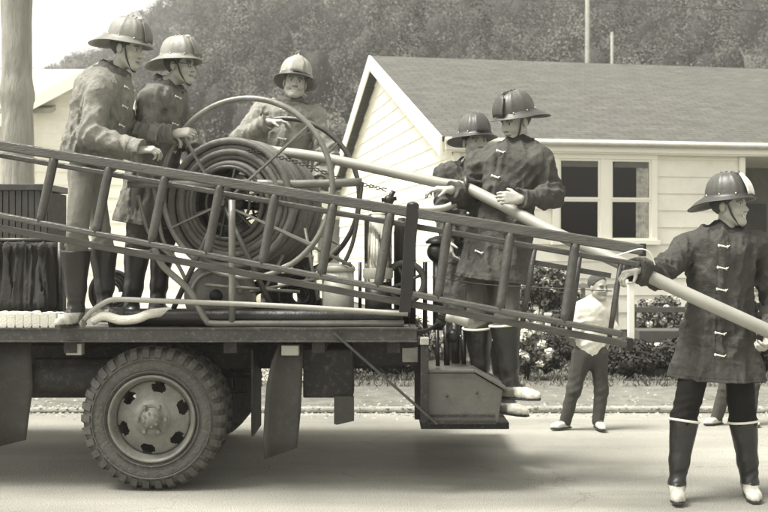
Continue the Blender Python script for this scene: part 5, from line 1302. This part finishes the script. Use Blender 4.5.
    # dark coats hanging from a rail at the left, with crate behind
    xa = P(-25, 0, 7.6)[0]; xb = P(60, 0, 7.6)[0]; e = empty('coat_rack', ((xa+xb)/2, 7.6, 1.02), 'rail of dark coats hanging at the left end of the truck bed', 'coat rack')
    mb = MB(); zt = P(0, 240, 7.6)[2]; mb.tube([(xa, 7.6, zt), (xb, 7.6, zt)], .015, 8); mb.tube([(xb, 7.6, zt), (xb, 7.6, 1.02)], .02, 8); mb.tube([(xa, 7.6, zt), (xa, 7.6, 1.02)], .02, 8); mb.build('rail', M_steel, e)
    for k in range(6):
        S = SDF(); x = xa+.05+(xb-xa-.1)*(k+.5)/6
        S.rc((x, 7.5, zt-.06), (x, 7.7, zt-.06), .035, .035, .03); S.rc((x, 7.55, zt-.1), (x+.005, 7.52, 1.14), .06, .075, .03); S.rc((x, 7.68, zt-.1), (x+.01, 7.7, 1.14), .05, .06, .05)
        sdf_obj(S, 'coat', M_coat, .011, e, disp=wrinkle(60+k, .03, 34, stretch=(1.3, 1.3, .12)), tonef=lambda V: np.full(len(V), .035))
    # slatted crate behind the ladder at left
    xa = P(-10, 0, 8.2)[0]; xb = P(47, 0, 8.2)[0]; z0_, z1_ = 1.02, P(0, 184, 8.2)[2]; e = empty('crate', ((xa+xb)/2, 8.4, 1.02), 'tall dark slatted crate at the left end of the bed, topped by a plain rim', 'crate')
    mb = MB(); k = 0; z = z0_+.005
    n = 9
    for i in range(n):
        a = xa+(xb-xa)*i/n; mb.box((a+.004, 8.2, z0_+.01), (a+(xb-xa)/n-.004, 8.22, z1_-.05))
    mb.build('slats', M_truck, e)
    mb = MB(); mb.box((xa, 8.22, z0_), (xb, 8.7, z1_-.06)); mb.build('inner_box', M_under, e)
    mb = MB(); mb.box((xa-.01, 8.18, z1_-.05), (xb+.01, 8.72, z1_)); mb.build('rim', M_truck, e, bevel=.005)

# ------------------------------------------------------------------ build everything
setting()
truck(); reel(); ladder(); gear()
people()

# ------------------------------------------------------------------ light, air, camera
SUN_EL = math.radians(64); SUN_AZ = math.radians(-108)   # azimuth measured clockwise from +Y
w = bpy.data.worlds.new('World'); scene.world = w; w.use_nodes = True
nt = w.node_tree; N = nt.nodes; L = nt.links; bg = N['Background']
sky = N.new('ShaderNodeTexSky'); sky.sky_type = 'NISHITA'; sky.sun_disc = False; sky.sun_elevation = SUN_EL; sky.sun_rotation = SUN_AZ; sky.dust_density = 3.0; sky.air_density = 1.2
bw = N.new('ShaderNodeRGBToBW'); L.new(sky.outputs['Color'], bw.inputs['Color'])
tn = N.new('ShaderNodeVectorMath'); tn.operation = 'SCALE'; tn.inputs[0].default_value = (1.0, .968, .91); L.new(bw.outputs['Val'], tn.inputs['Scale'])
L.new(tn.outputs['Vector'], bg.inputs['Color']); bg.inputs['Strength'].default_value = 0.115
sun = bpy.data.lights.new('sun', 'SUN'); sun.energy = 2.7; sun.angle = math.radians(22); sun.color = (1.0, .968, .91)
so = bpy.data.objects.new('sun', sun); COL.objects.link(so)
d = Vector((math.sin(SUN_AZ)*math.cos(SUN_EL), math.cos(SUN_AZ)*math.cos(SUN_EL), math.sin(SUN_EL)))
so.rotation_euler = d.to_track_quat('Z', 'Y').to_euler(); so.location = (0, -5, 20)

mb = MB(); mb.box((-175, -25, -1.2), (175, 340, 125)); 
hm = bpy.data.materials.new('haze'); hm.use_nodes = True; hn = hm.node_tree; hn.nodes.remove(hn.nodes['Principled BSDF'])
pv = hn.nodes.new('ShaderNodeVolumePrincipled'); pv.inputs['Color'].default_value = (.97, .965, .9, 1); pv.inputs['Density'].default_value = HAZE = .0015; pv.inputs['Anisotropy'].default_value = .2
hn.links.new(pv.outputs['Volume'], hn.nodes['Material Output'].inputs['Volume'])
hz = mb.build('haze', hm, None); tag(hz, 'thin pale haze in the air between the road and the wooded hill', 'haze', kind='stuff')

cam = bpy.data.cameras.new('camera'); co = bpy.data.objects.new('camera', cam); COL.objects.link(co)
cam.lens = 50; cam.sensor_width = 36; cam.sensor_fit = 'HORIZONTAL'; cam.clip_end = 2000; cam.clip_start = .05
co.location = (0, 0, CAMH); co.rotation_euler = (math.radians(90), 0, 0); cam.shift_y = -(256-HZ)/768.0
cam.dof.use_dof = True; cam.dof.focus_distance = 6.8; cam.dof.aperture_fstop = 4.0
scene.camera = co
vs = scene.view_settings; vs.view_transform = 'Standard'; vs.look = 'None'; vs.exposure = 1.7; vs.gamma = 1.0; vs.use_curve_mapping = False
scene.render.film_transparent = False
scene.cycles.max_bounces = 6; scene.cycles.volume_bounces = 0
